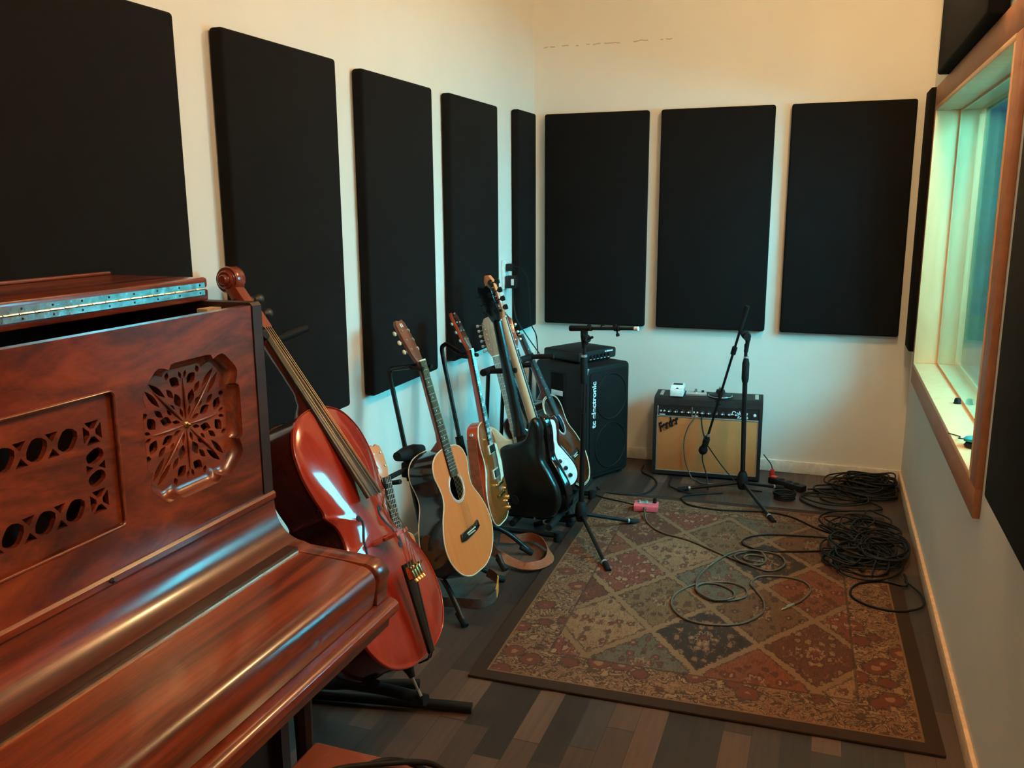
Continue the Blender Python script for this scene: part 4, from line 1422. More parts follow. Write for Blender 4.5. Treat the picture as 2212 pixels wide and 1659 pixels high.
def belly_y(x, z):
    # height of the arched belly above (x, z): find the ring factor by bisection against the outline
    lo, hi = 0.0, 1.0
    for _ in range(24):
        k = (lo + hi) / 2
        zz = CZ + (z - CZ) / max(k ** 0.9, 1e-4)
        if zz < 0 or zz > 0.755 * CS:
            lo = k
            continue
        w = 0
        for i in range(len(half) - 1):
            za, zb_ = half[i][1] * CS, half[i + 1][1] * CS
            if (za - zz) * (zb_ - zz) <= 0 and abs(zb_ - za) > 1e-9:
                w = max(w, (half[i][0] + (half[i + 1][0] - half[i][0]) * (zz - za) / (zb_ - za)) * CS)
        if abs(x) / max(k, 1e-4) > w:
            lo = k
        else:
            hi = k
    return -0.004 + arch_y(hi, AH)
for sg in (-1, 1):
    bm = newbm()
    path = smoothpts([(0.058, 0.432, 0), (0.050, 0.424, 0), (0.044, 0.408, 0), (0.056, 0.385, 0), (0.072, 0.36, 0), (0.080, 0.335, 0), (0.088, 0.312, 0), (0.080, 0.302, 0), (0.073, 0.308, 0)], 4)
    pts = [Vector((sg * p.x * CS, belly_y(sg * p.x * CS, p.y * CS) - 0.0006, p.y * CS)) for p in path]
    N = len(pts)
    ribbon(bm, pts, 0.007, 0.0018, [Vector((1, 0, 0.35 * sg))] * N)
    for px, pz, r in ((0.053, 0.425, 0.0085), (0.079, 0.306, 0.010)):
        lathe(bm, [(r, 0), (r, 0.0012)], (sg * px * CS, belly_y(sg * px * CS, pz * CS) - 0.0004, pz * CS), (0, -1, 0), 14)
    finish('sound_hole_dark_inlay', bm, m_black, top, 30)  # black inlay on the belly stands in for the shaded opening
# neck, fingerboard, nut, peg box and scroll
NZ0, NZ1 = 0.745 * CS, 1.015 * CS
def fy(z):                      # height of the fingerboard underside along the neck
    return 0.050 - 0.112 * (NZ1 - z) / (NZ1 - 0.465 * CS)
bm = newbm()
rows = []
for i in range(9):
    z = NZ0 + (NZ1 - NZ0) * i / 8
    w = 0.021 - 0.004 * i / 8
    th = 0.030 + (0.055 * (1 - i / 2.0) ** 2 if i < 2 else 0)
    rows.append([bm.verts.new((w * math.cos(a), fy(z) + th * math.sin(a), z)) for a in [PI * k / 8 for k in range(9)]])
for a, b in zip(rows, rows[1:]):
    for k in range(9):
        bm.faces.new((a[k], a[(k + 1) % 9], b[(k + 1) % 9], b[k]))
bm.faces.new(rows[0])
bm.faces.new(rows[-1])
finish('neck', bm, m_cello_neck, cello, 50)
bm = newbm()
rows = []
FBZ0 = 0.465 * CS
for i in range(13):
    z = FBZ0 + (NZ1 - FBZ0) * i / 12
    w = (0.032 - 0.016 * i / 12) * CS
    y = fy(z)
    rows.append([bm.verts.new(p) for p in ([(-w, y, z)] + [(w * math.cos(a), y - 0.006 - w * 0.34 * math.sin(a), z) for a in [PI * (1 - k / 8) for k in range(9)]] + [(w, y, z)])])
for a, b in zip(rows, rows[1:]):
    for k in range(len(a)):
        bm.faces.new((a[k], a[(k + 1) % len(a)], b[(k + 1) % len(a)], b[k]))
bm.faces.new(rows[0])
bm.faces.new(rows[-1])
finish('fingerboard', bm, m_ebony, cello, 40)
finish('nut', box(newbm(), -0.017, 0.017, fy(NZ1) - 0.017, fy(NZ1) + 0.004, NZ1, NZ1 + 0.007, 0.001), m_ebony, cello)
bm = rounded_prism(newbm(), [(-0.034, NZ1), (0.008, NZ1), (0.018, NZ1 + 0.06), (0.030, NZ1 + 0.13), (0.034, NZ1 + 0.165), (0.000, NZ1 + 0.165), (-0.012, NZ1 + 0.10), (-0.026, NZ1 + 0.05)], 0.040, 0.004, lambda u, v, w: Vector((-0.020 + w, u + 0.062 + 0.03 * (v - NZ1), v)), 2)
pb = finish('peg_box', bm, m_cello_neck, cello, 40)
SCZ, SCY = NZ1 + 0.170, 0.080
bm = newbm()
for sg in (-1, 1):
    prof = [(0.037, 0.0), (0.038, 0.016), (0.035, 0.020), (0.028, 0.017), (0.026, 0.019), (0.026, 0.027), (0.022, 0.030), (0.017, 0.027), (0.015, 0.029), (0.014, 0.036), (0.011, 0.039), (0.0, 0.039)]
    lathe(bm, prof, (0, SCY, SCZ), (sg, 0, 0), 28)
finish('scroll', bm, m_cello_neck, cello, 45)
for i, (dz, sd) in enumerate(((0.035, -1), (0.055, 1), (0.085, -1), (0.105, 1))):
    c = Vector((0, 0.060 + 0.018 * dz / 0.1, NZ1 + dz))
    bm = newbm()
    cyl(bm, c - Vector((0.026 * sd, 0, 0)), c + Vector((0.052 * sd, 0, 0)), 0.0048, 0.0075, seg=10)
    lathe(bm, [(0.006, 0.052), (0.012, 0.056), (0.006, 0.062), (0.014, 0.072), (0.015, 0.088), (0.008, 0.097)], c, (sd, 0, 0), 10)
    finish('tuning_peg', bm, m_ebony, pb, 45)
# bridge, tailpiece, strings, end pin
BZ = 0.345 * CS
by0 = belly_y(0.03, BZ)
bh = 0.082
bro = [(-0.046, 0.0), (-0.026, 0.0), (-0.020, 0.010), (0.0, 0.022), (0.020, 0.010), (0.026, 0.0), (0.046, 0.0), (0.042, 0.014), (0.030, 0.026), (0.040, 0.040), (0.034, 0.062), (0.030, 0.074), (0.0, 0.084), (-0.030, 0.074), (-0.034, 0.062), (-0.040, 0.040), (-0.030, 0.026), (-0.042, 0.014)]
hole = [(0.010 * math.cos(-2 * PI * i / 12), 0.048 + 0.012 * math.sin(-2 * PI * i / 12)) for i in range(12)]
bm = prism(newbm(), bro, 0.009, lambda u, v, w: Vector((u, by0 - v, BZ - 0.0045 + w)), holes=[hole])
finish('bridge', bm, m_cherry, cello)
ty = lambda z: by0 - bh * 0.75 * (z / CS - 0.02) / 0.28 + 0.0
tz0, tz1 = 0.010 * CS, 0.262 * CS
bm = newbm()
rows = []
for i in range(11):
    t = i / 10
    z = tz0 + (tz1 - tz0) * t
    w = 0.012 + 0.016 * t
    y = -0.034 - 0.046 * t
    rows.append([bm.verts.new((w * math.cos(a), y - 0.008 * math.sin(a) if k < 9 else y + 0.006, z)) for k, a in enumerate([PI * (1 - q / 8) for q in range(9)] + [0.0, PI])])
for a, b in zip(rows, rows[1:]):
    for k in range(len(a)):
        bm.faces.new((a[k], a[(k + 1) % len(a)], b[(k + 1) % len(a)], b[k]))
bm.faces.new(rows[0])
bm.faces.new(rows[-1])
tp = finish('tailpiece', bm, m_gloss, cello, 40)
sx = [-0.021, -0.007, 0.007, 0.021]
for x in sx:
    bm = newbm()
    box(bm, x - 0.003, x + 0.003, -0.098, -0.078, tz1 - 0.045, tz1 - 0.012, 0.001)
    lathe(bm, [(0.005, 0), (0.005, 0.009)], (x, -0.094, tz1 - 0.048), (0, -0.4, -1), 10)
    cyl(bm, (x, -0.090, tz1 - 0.030), (x * 1.3, -0.108, tz1 - 0.010), 0.0024, seg=6)
    finish('fine_tuner', bm, m_gold, tp)
finish('tail_cord', tube(newbm(), [(-0.008, -0.036, tz0 + 0.004), (-0.008, -0.018, -0.006), (0.0, 0.02, -0.010), (0.008, -0.018, -0.006), (0.008, -0.036, tz0 + 0.004)], 0.0022, seg=6), m_black, tp)
for i, x in enumerate(sx):
    bm = newbm()
    yb = by0 - bh - 0.002 + (0.008 if abs(x) > 0.01 else 0)
    tube(bm, [(x, -0.090, tz1 - 0.012), (x * 1.05, yb, BZ), (x * 0.62, fy(NZ1) - 0.020, NZ1 + 0.004)], 0.0011, seg=6)
    finish('string', bm, m_bronze, cello)
bm = newbm()
lathe(bm, [(0.014, 0.0), (0.018, 0.012), (0.012, 0.030), (0.009, 0.045)], (0, RD / 2, 0.004), (0, 0, -1), 14)
ep = finish('end_pin_collar', bm, m_black, cello)
bm = newbm()
cyl(bm, (0, RD / 2, -0.03), (0, RD / 2, -0.095), 0.0042, seg=8)
lathe(bm, [(0.0065, 0), (0.0065, 0.02)], (0, RD / 2, -0.078), (0, 0, -1), 10)
finish('end_pin', bm, m_chrome, ep)

# ---------------------------------------------------------------- stands for the instruments
def wp(name, bm, mat, root, parent=None, sm=40):
    """mesh given in world coordinates, stored relative to a root that only has a location"""
    shift(bm, -Vector(root.location))
    return finish(name, bm, mat, parent or root, sm)

def local(o, p):
    return o.matrix_world @ Vector(p)

bpy.context.view_layer.update()

def hanging_stand(label, base, top, neck_pt, feet, clamp_t, arm_pts=None, pads=True):
    root = thing('guitar_stand', label, 'guitar stand', loc=(base[0], base[1], 0), group='black guitar stands')
    B, T, N = Vector(base), Vector(top), Vector(neck_pt)
    d = (T - B).normalized()
    sidev = Vector((N.x - T.x, N.y - T.y, 0)).normalized()
    arc = [B + d * ((T - B).length * t) for t in (0, 0.25, 0.5, 0.75, 0.93)] + [T + d * 0.005 + sidev * 0.004, T + d * 0.022 + sidev * 0.020, T + d * 0.026 + sidev * 0.045, N - sidev * 0.03]
    wp('pole', tube(newbm(), smoothpts(arc, 4), 0.0095, seg=10), m_blackmetal, root)
    c = B + (T - B) * clamp_t
    wp('height_clamp', cyl(newbm(), c - d * 0.045, c + d * 0.045, 0.020, 0.017, 12), m_rubber, root)
    low = B + d * 0.0
    wp('lower_tube', cyl(newbm(), low, c, 0.0135, seg=12), m_blackmetal, root)
    bm = newbm()
    px = sidev.cross(Vector((0, 0, 1)))
    for sg in (-1, 1):
        tube(bm, smoothpts([N - sidev * 0.03, N - sidev * 0.028 + px * sg * 0.022, N + px * sg * 0.034, N + sidev * 0.034 + px * sg * 0.030], 4), 0.008, seg=8)
    wp('neck_yoke', bm, m_rubber, root)
    hub = B + Vector((0, 0, 0))
    wp('leg_hub', cyl(newbm(), hub - Vector((0, 0, 0.03)), hub + Vector((0, 0, 0.05)), 0.024, 0.020, 12), m_rubber, root)
    for f in feet:
        F = Vector((f[0], f[1], 0.014))
        lg = wp('leg', tube(newbm(), smoothpts([hub + Vector((0, 0, 0.01)), hub * 0.45 + F * 0.55 + Vector((0, 0, 0.03)), F], 4), 0.0105, seg=10), m_blackmetal, root)
        e = (F - hub).normalized()
        wp('rubber_foot', cyl(newbm(), F - e * 0.05, F + e * 0.012, 0.0135, 0.0135, 10), m_rubber, root, lg)
    if arm_pts:
        for a, b in arm_pts:
            a, b = Vector(a), Vector(b)
            wp('body_cradle', tube(newbm(), smoothpts([a, a * 0.5 + b * 0.5 + Vector((0, 0, -0.012)), b, b + Vector((0.012, 0, 0.03))], 4), 0.011, seg=8), m_rubber, root)
    return root

acn = local(ac, (0, 0.012, 0.815))
s1 = hanging_stand('black hanging stand holding the orange-topped acoustic guitar', (0.295, -2.19, 0.16), (0.112, -2.12, 0.885), acn,
                   [(0.498, -1.935), (0.505, -2.345), (0.085, -2.17)], 0.50)
# side yoke on the same stand that carries the small guitar
un = local(uke, (0, 0.0, 0.49))
c = Vector((0.295, -2.19, 0.16)).lerp(Vector((0.112, -2.12, 0.885)), 0.50)
bm = newbm()
box(bm, c.x - 0.022, c.x + 0.022, c.y - 0.03, c.y + 0.022, c.z - 0.03, c.z + 0.03, 0.006)
wp('side_clamp', bm, m_rubber, s1)
bm = newbm()
tube(bm, smoothpts([c, c.lerp(un, 0.5) + Vector((0.0, 0, 0.012)), un + Vector((-0.03, 0.02, 0.0))], 4), 0.010, seg=8)
for sg in (-1, 1):
    e = local(uke, (0.036 * sg, -0.03, 0.487))
    tube(bm, smoothpts([un + Vector((-0.03, 0.02, 0.0)), local(uke, (0.034 * sg, 0.012, 0.487)), e], 4), 0.009, seg=8)
wp('side_yoke', bm, m_rubber, s1)
bm = newbm()
p0, p1 = local(ac, (-0.125, 0.14, 0.515)), local(ac, (0.06, 0.14, 0.50))
tube(bm, [p0, p0.lerp(p1, 0.3), p0.lerp(p1, 0.7), p1], [0.018, 0.028, 0.028, 0.018], seg=10)
wp('back_pad', bm, m_rubber, s1)

lpn = local(lp, (0, 0.015, 0.735))
s2 = hanging_stand('black hanging stand holding the bronze gold single-cutaway guitar', (0.30, -1.72, 0.16), (0.118, -1.645, 0.905), lpn,
                   [(0.52, -1.63), (0.47, -1.83), (0.08, -1.72)], 0.44)

# rack with padded bars that holds the row of guitars by the corner
rk = thing('guitar_rack', 'black multi-guitar rack with padded bars by the left wall near the speaker cabinet', 'guitar rack', loc=(0.45, -1.2, 0))
nb = [(0.232, -1.445, 0.772), (0.255, -1.2, 0.768), (0.285, -0.90, 0.760)]
wp('neck_bar', tube(newbm(), smoothpts(nb, 6), 0.017, seg=12), m_rubber, rk)
for y, x0, z in ((-1.395, 0.245, 0.771), (-1.225, 0.262, 0.768), (-0.93, 0.28, 0.762)):
    wp('neck_prong', tube(newbm(), [(x0, y, z), (x0 + 0.07, y - 0.008, z + 0.008), (x0 + 0.135, y - 0.012, z + 0.014)], [0.012, 0.013, 0.012], seg=10), m_rubber, rk)
for x in (0.40, 0.575):
    wp('rest_bar', tube(newbm(), [(x, -1.53, 0.097), (x, -1.2, 0.097), (x, -0.80, 0.097)], 0.0155, seg=12), m_rubber, rk)
for y in (-1.44, -1.235, -0.82):
    x1 = 0.255
    if y == -1.235:
        wp('upright', tube(newbm(), smoothpts([(0.600, y, 0.03), (0.475, y, 0.33), (0.27, y, 0.765)], 4), 0.021, seg=12), m_blackmetal, rk)
    wp('floor_bar', tube(newbm(), [(0.21, y, 0.028), (0.595, y, 0.028)], 0.013, seg=12), m_blackmetal, rk)
    for x in (0.215, 0.590):
        wp('rubber_foot', lathe(newbm(), [(0.019, 0.0), (0.021, 0.012), (0.018, 0.045)], (x, y, 0.001), (0, 0, 1), 12), m_rubber, rk)
    wp('rear_strut', tube(newbm(), [(0.22, y, 0.03), (0.255, y, 0.765)], 0.0095, seg=10), m_blackmetal, rk)

# cello stand
cs = thing('cello_stand', 'low black stand with floor bars under the red cello', 'cello stand', loc=(0.3, -2.88, 0))
wp('floor_bar', tube(newbm(), [(0.20, -2.955, 0.022), (0.46, -2.905, 0.022), (0.742, -2.848, 0.018)], 0.016, seg=12), m_blackmetal, cs)
wp('floor_bar', tube(newbm(), [(0.20, -2.915, 0.024), (0.36, -2.85, 0.024), (0.535, -2.782, 0.020)], 0.016, seg=12), m_blackmetal, cs)
wp('floor_bar', tube(newbm(), [(0.24, -2.93, 0.024), (0.09, -3.06, 0.020)], 0.016, seg=12), m_blackmetal, cs)
wp('pole', tube(newbm(), [(0.21, -2.935, 0.03), (0.075, -2.93, 0.60), (0.070, -2.93, 1.02)], 0.012, seg=12), m_blackmetal, cs)
cn = local(cello, (0.0, 0.090, 0.985))
wp('neck_holder', tube(newbm(), smoothpts([(0.070, -2.93, 1.02), cn + Vector((-0.04, 0.03, 0.0)), cn + Vector((-0.01, 0.025, 0.0))], 4), 0.011, seg=10), m_rubber, cs)
bm = newbm()
q0, q1 = local(cello, (-0.045, 0.082, 0.985)), local(cello, (0.045, 0.082, 0.985))
for a, tip in ((local(cello, (-0.05, 0.085, 0.985)), local(cello, (-0.055, 0.005, 0.985))), (local(cello, (0.045, 0.085, 0.985)), local(cello, (0.16, 0.02, 0.995)))):
    tube(bm, [a, a.lerp(tip, 0.5), tip], [0.011, 0.014, 0.012], seg=10)
tube(bm, [q0 + Vector((0, 0, 0)), q1], 0.010, seg=10)
wp('neck_yoke', bm, m_rubber, cs)
for sg in (-1, 1):
    e = local(cello, (0.10 * sg, 0.13, 0.05))
    wp('body_rest', tube(newbm(), smoothpts([(0.21, -2.94, 0.10), Vector((0.32, -2.98, 0.13)), e + Vector((0, 0, -0.03)), e + Vector((0.05, 0, -0.035))], 4), 0.012, seg=10), m_rubber, cs)
wp('pin_rest', tube(newbm(), smoothpts([(0.25, -2.945, 0.05), (0.40, -3.06, 0.155), (0.56, -3.06, 0.165), (0.70, -3.075, 0.168)], 5), 0.017, seg=12), m_rubber, cs)

# ---------------------------------------------------------------- bass cabinet and amplifier head
CA0 = Vector((0.497, -0.599, 0))
ang = math.atan2(0.317, 0.165)
cab = thing('speaker_cabinet', 'tall black bass speaker cabinet standing turned in the corner, pale lettering on its grille', 'speaker cabinet', loc=CA0, rotz=ang)
CWD, CDP, CHT = 0.357, 0.40, 0.655
bm = newbm()
o_ = [(0, 0.03), (CWD, 0.03), (CWD, CHT), (0, CHT)]
def rr2(x0, x1, z0, z1, r, k=5):
    return roundrect(x0, x1, z0, z1, r, k)
bm = rounded_prism(newbm(), rr2(0, CWD, 0.02, CHT, 0.028), CDP, 0.012, XZ, 3)
finish('body', bm, m_carpetbox, cab, 50)
bm = rounded_prism(newbm(), rr2(0.022, CWD - 0.022, 0.045, CHT - 0.03, 0.022), 0.012, 0.004, lambda u, v, w: Vector((u, -0.006 + w, v)), 2)
gr = finish('grille', bm, m_grillblack, cab, 50)
for z in (0.475, 0.195):
    bm = newbm()
    tube(bm, [(0.195 + 0.128 * math.cos(2 * PI * i / 48), -0.0065, z + 0.128 * math.sin(2 * PI * i / 48)) for i in range(48)], 0.0035, closed=True, seg=6)
    finish('speaker_ring', bm, m_carpetbox, gr, 60)
bm = text_bm('tc electronic', 0.046, 0.0012, 0.0, 0.0012)
xs = [v.co.x for v in bm.verts]
xform(bm, Matrix.Translation((0.066, -0.0078, 0.315)) @ Matrix(((0, -1, 0, 0), (0, 0, -1, 0), (1, 0, 0, 0), (0, 0, 0, 1))) @ Matrix.Scale(0.262 / (max(xs) - min(xs)), 4, (1, 0, 0)))
finish('lettering', bm, m_label, gr, 0)
# side handle cup: frame, cup and pale plate, on the face towards the camera
HY = 0.16
bm = newbm()
for z0, z1, y0, y1 in ((0.36, 0.372, HY, HY + 0.12), (0.60, 0.612, HY, HY + 0.12), (0.372, 0.60, HY, HY + 0.012), (0.372, 0.60, HY + 0.108, HY + 0.12)):
    box(bm, -0.004, 0.004, y0, y1, z0, z1, 0.002)
hf = finish('handle_frame', bm, m_rubber, cab)
finish('handle_recess', box(newbm(), -0.0012, 0.003, HY + 0.012, HY + 0.108, 0.372, 0.60), m_cloth, hf)
finish('handle_plate', box(newbm(), -0.0045, 0.0, HY + 0.018, HY + 0.106, 0.474, 0.502, 0.001), m_label, hf)
for x in (0.03, CWD - 0.03):
    for y in (0.04, CDP - 0.04):
        finish('rubber_foot', lathe(newbm(), [(0.018, 0), (0.016, 0.021)], (x, y, 0.0005), (0, 0, 1), 12), m_rubber, cab)
for x, z in ((0.005, CHT - 0.005),):
    finish('corner_guard', tube(newbm(), [(0.004, 0.004, CHT - 0.035), (0.003, -0.001, CHT - 0.018), (0.010, 0.0, CHT - 0.004)], 0.005, seg=8), m_silver, cab)

hd = thing('amplifier_head', 'small black amplifier head lying on top of the tall speaker cabinet', 'amplifier head', loc=(0.427, -0.507, CHT + 0.0005), rotz=math.atan2(0.278, 0.143))
HW, HDp, HH = 0.312, 0.275, 0.066
finish('case', rounded_prism(newbm(), rr2(0, HW, 0.008, HH, 0.014), HDp, 0.006, XZ, 2), m_vinyl, hd, 50)
fp = finish('front_panel', box(newbm(), 0.012, HW - 0.012, -0.003, 0.002, 0.013, HH - 0.006, 0.002), m_black, hd)
for i in range(6):
    finish('control_knob', lathe(newbm(), [(0.0085, 0), (0.0075, 0.010), (0.0, 0.0105)], (0.092 + i * 0.030, -0.003, 0.034), (0, -1, 0), 14), m_black, fp)
    finish('knob_mark', box(newbm(), 0.086 + i * 0.030, 0.098 + i * 0.030, -0.0042, -0.0028, 0.0155, 0.0185), m_label, fp)
for z in (0.022, 0.036, 0.052):
    finish('input_jack', lathe(newbm(), [(0.005, 0), (0.005, 0.004), (0.003, 0.005)], (0.030, -0.003, z), (0, -1, 0), 10), m_silver, fp)
bm = text_bm('tc electronic', 0.013, 0.0006, 0.0, 0.0009)
xform(bm, Matrix.Translation((0.212, -0.0035, 0.048)) @ Matrix(((1, 0, 0, 0), (0, 0, -1, 0), (0, 1, 0, 0), (0, 0, 0, 1))))
finish('lettering', bm, m_label, fp, 0)
for x in (0.03, HW - 0.03):
    for y in (0.03, HDp - 0.03):
        finish('rubber_foot', lathe(newbm(), [(0.009, 0), (0.008, 0.009)], (x, y, 0), (0, 0, 1), 10), m_rubber, hd)

# ---------------------------------------------------------------- combo amplifier
amp = thing('combo_amplifier', 'guitar combo amplifier with tan woven grille, black vinyl and script badge on the back wall', 'amplifier', loc=(0.808, -0.300, 0), rotz=math.radians(3.9))
AW, AD, AHt = 0.594, 0.225, 0.455
t_ = 0.02
bm = newbm()
prof = [(0.0, 0.012), (AD, 0.012), (AD, AHt), (0.075, AHt), (0.028, AHt - 0.012), (0.0, AHt - 0.105)]
def side(x0, x1):
    prism(bm, [(0.0, 0.012), (AD, 0.012), (AD, AHt), (0.055, AHt), (0.022, AHt - 0.010), (0.016, AHt - 0.03), (0.0, AHt - 0.10)], x1 - x0, lambda u, v, w: Vector((x0 + w, u, v)))
side(0, t_)
side(AW - t_, AW)
box(bm, t_, AW - t_, 0.0, AD, 0.012, 0.032)
box(bm, t_, AW - t_, 0.055, AD, AHt - 0.018, AHt)
prism(bm, [(0.055, AHt), (0.022, AHt - 0.010), (0.014, AHt - 0.042), (0.055, AHt - 0.042)], AW - 2 * t_, lambda u, v, w: Vector((t_ + w, u, v)))
finish('shell', bm, m_vinyl, amp, 30)
finish('back_board', box(newbm(), t_, AW - t_, AD - 0.012, AD - 0.004, 0.03, AHt - 0.02), m_black, amp)
PA = math.radians(12)
pz = AHt - 0.043
cp = finish('control_panel', prism(newbm(), [(0.014, pz), (0.006, pz - 0.058), (0.02, pz - 0.058), (0.03, pz)], AW - 2 * t_ - 0.004, lambda u, v, w: Vector((t_ + 0.002 + w, u, v))), m_black, amp)
finish('trim_strip', box(newbm(), t_, AW - t_, 0.0015, 0.012, pz - 0.066, pz - 0.059, 0.001), m_silver, amp)
finish('trim_strip', box(newbm(), t_ + 0.001, t_ + 0.007, 0.004, 0.016, pz - 0.059, pz - 0.004, 0.001), m_silver, amp)
def on_panel(x, dz):
    return Vector((x, 0.014 - 0.008 * dz / 0.058 - 0.001, pz - dz))
k = 0
for x in [0.050 + i * 0.0365 for i in range(13)]:
    k += 1
    p = on_panel(x, 0.034)
    nrm = Vector((0, -0.99, 0.14))
    if k in (1, 6):
        for dx in (-0.009, 0.010):
            j = lathe(newbm(), [(0.006, 0), (0.006, 0.006), (0.0035, 0.007)], p + Vector((dx, 0, 0.0)), nrm, 12)
            finish('input_jack', j, m_silver, cp)
        finish('channel_plate', box(newbm(), x - 0.016, x + 0.016, p.y - 0.007, p.y - 0.004, p.z - 0.0205, p.z - 0.0165), m_label, cp)
        continue
    kb = finish('control_knob', lathe(newbm(), [(0.0135, 0), (0.013, 0.004), (0.0085, 0.006), (0.0075, 0.014), (0.0, 0.0145)], p, nrm, 16), m_black, cp)
    bm = newbm()
    lathe(bm, [(0.0048, 0), (0.0042, 0.0012)], p + nrm * 0.0145, nrm, 12)
    for dx in (-0.008, 0.008):
        box(bm, p.x + dx - 0.0028, p.x + dx + 0.0028, p.y - 0.0062, p.y - 0.004, p.z - 0.003, p.z + 0.003)
    finish('knob_cap', bm, m_label, kb)
finish('panel_divider', box(newbm(), 0.2125, 0.2155, 0.002, 0.012, pz - 0.058, pz - 0.004), m_silver, cp)
bm = text_bm('Deluxe', 0.030, 0.0008, 0.35, 0.0006)
xform(bm, Matrix.Translation((0.425, 0.0045, pz - 0.034)) @ Matrix(((1, 0, 0, 0), (0, 0.137, -1, 0), (0, 1, 0, 0), (0, 0, 0, 1))))
finish('lettering', bm, m_label, cp, 0)
bm = text_bm('Reverb', 0.020, 0.0008, 0.35, 0.0006)
xform(bm, Matrix.Translation((0.458, 0.0015, pz - 0.053)) @ Matrix(((1, 0, 0, 0), (0, 0.137, -1, 0), (0, 1, 0, 0), (0, 0, 0, 1))))
finish('lettering', bm, m_label, cp, 0)
finish('pilot_light', lathe(newbm(), [(0.009, 0), (0.007, 0.008), (0.0, 0.010)], on_panel(0.552, 0.032), (0, -1, 0.14), 14), m_label, cp)
finish('grille_cloth', box(newbm(), t_ + 0.004, AW - t_ - 0.004, 0.003, 0.014, 0.035, pz - 0.067, 0.003), m_grille, amp)
bm = newbm()
for x0, x1, z0, z1 in ((t_, t_ + 0.004, 0.032, pz - 0.062), (AW - t_ - 0.004, AW - t_, 0.032, pz - 0.062), (t_, AW - t_, 0.032, 0.036)):
    box(bm, x0, x1, 0.0015, 0.012, z0, z1)
finish('grille_piping', bm, m_silver, amp)
bm = text_bm('Fender', 0.068, 0.0022, 0.45, 0.0028)
xform(bm, Matrix.Translation((0.042, 0.0005, 0.258)) @ Matrix(((1, 0, 0, 0), (0, 0, -1, 0), (0, 1, 0, 0), (0, 0, 0, 1))) @ Matrix.Rotation(math.radians(29), 4, 'Z') @ Matrix.Scale(0.60, 4, (1, 0, 0)))
badge = finish('badge_lettering', bm, m_black, amp, 0)
for x in (0.035, AW - 0.035):
    finish('handle_end_cap', box(newbm(), x - 0.010, x + 0.010, 0.075, 0.185, AHt, AHt + 0.005, 0.002), m_silver, amp)
for x in (0.04, AW - 0.04):
    for y in (0.04, AD - 0.04):
        finish('rubber_foot', lathe(newbm(), [(0.016, 0), (0.014, 0.013)], (x, y, 0.0005), (0, 0, 1), 12), m_rubber, amp)
bpy.context.view_layer.update()
def amp_pt(x, y, z):
    return amp.matrix_world @ Vector((x, y, z))

# ---------------------------------------------------------------- effects pedals
def pedal(name, label, loc, rotz, w, d, h, mat, slope=0.35, detail='pad', group=None):
    root = thing(name, label, 'effects pedal', loc=loc, rotz=rotz, group=group)
    bm = newbm()
    prism(bm, [(0, 0.002), (d, 0.002), (d, h), (d * 0.45, h), (d * 0.38, h * (1 - slope)), (0, h * (1 - slope * 1.3))], w, lambda u, v, q: Vector((-w / 2 + q, -d / 2 + u, v)))
    bmesh.ops.bevel(bm, geom=bm.edges[:], offset=0.0015, segments=2, profile=0.5, affect='EDGES')
    finish('housing', bm, mat, root, 40)
    finish('base_plate', box(newbm(), -w / 2 + 0.002, w / 2 - 0.002, -d / 2 + 0.002, d / 2 - 0.002, 0.0003, 0.003), m_rubber, root)
    return root

wp_ = pedal('effects_pedal', 'white effects pedal standing on top of the tan-fronted amplifier', amp_pt(0.122, 0.105, AHt + 0.0005), math.radians(3), 0.072, 0.122, 0.056, m_white, 0.30)
finish('tread_pad', box(newbm(), -0.026, 0.026, 0.004, 0.036, 0.0555, 0.0585, 0.001), m_rubber, wp_)
finish('thumb_screw', lathe(newbm(), [(0.008, 0), (0.008, 0.007), (0.004, 0.009)], (0.0, -0.018, 0.036), (0, -1, 0.15), 12), m_black, wp_)
for y in (-0.005, 0.03):
    finish('jack_socket', lathe(newbm(), [(0.007, 0), (0.007, 0.005), (0.004, 0.006)], (0.036, y, 0.032), (1, 0, 0), 12), m_silver, wp_)
finish('edge_label', box(newbm(), -0.030, 0.030, -0.0612, -0.0605, 0.006, 0.022), m_whiteplastic, wp_)

pk = pedal('effects_pedal', 'bright pink effects pedal lying on the rug with grey cable plugged in', (0.898, -0.918, RZ), math.radians(6), 0.120, 0.072, 0.034, m_pink, 0.12)
for x in (-0.035, 0.0):
    finish('control_knob', lathe(newbm(), [(0.008, 0), (0.007, 0.010), (0.0, 0.011)], (x, 0.012, 0.034), (0, 0, 1), 12), m_silver, pk)
finish('face_plate', box(newbm(), -0.048, 0.028, -0.006, 0.028, 0.0335, 0.0355, 0.001), m_silver, pk)
finish('jack_plug', tube(newbm(), [(0.040, 0.016, 0.034), (0.041, 0.016, 0.052), (0.042, 0.014, 0.060)], [0.010, 0.010, 0.007], seg=10), m_black, pk)
finish('jack_socket', lathe(newbm(), [(0.009, 0), (0.008, 0.010), (0.006, 0.018)], (-0.004, -0.036, 0.018), (0, -1, 0), 12), m_cable_grey, pk)

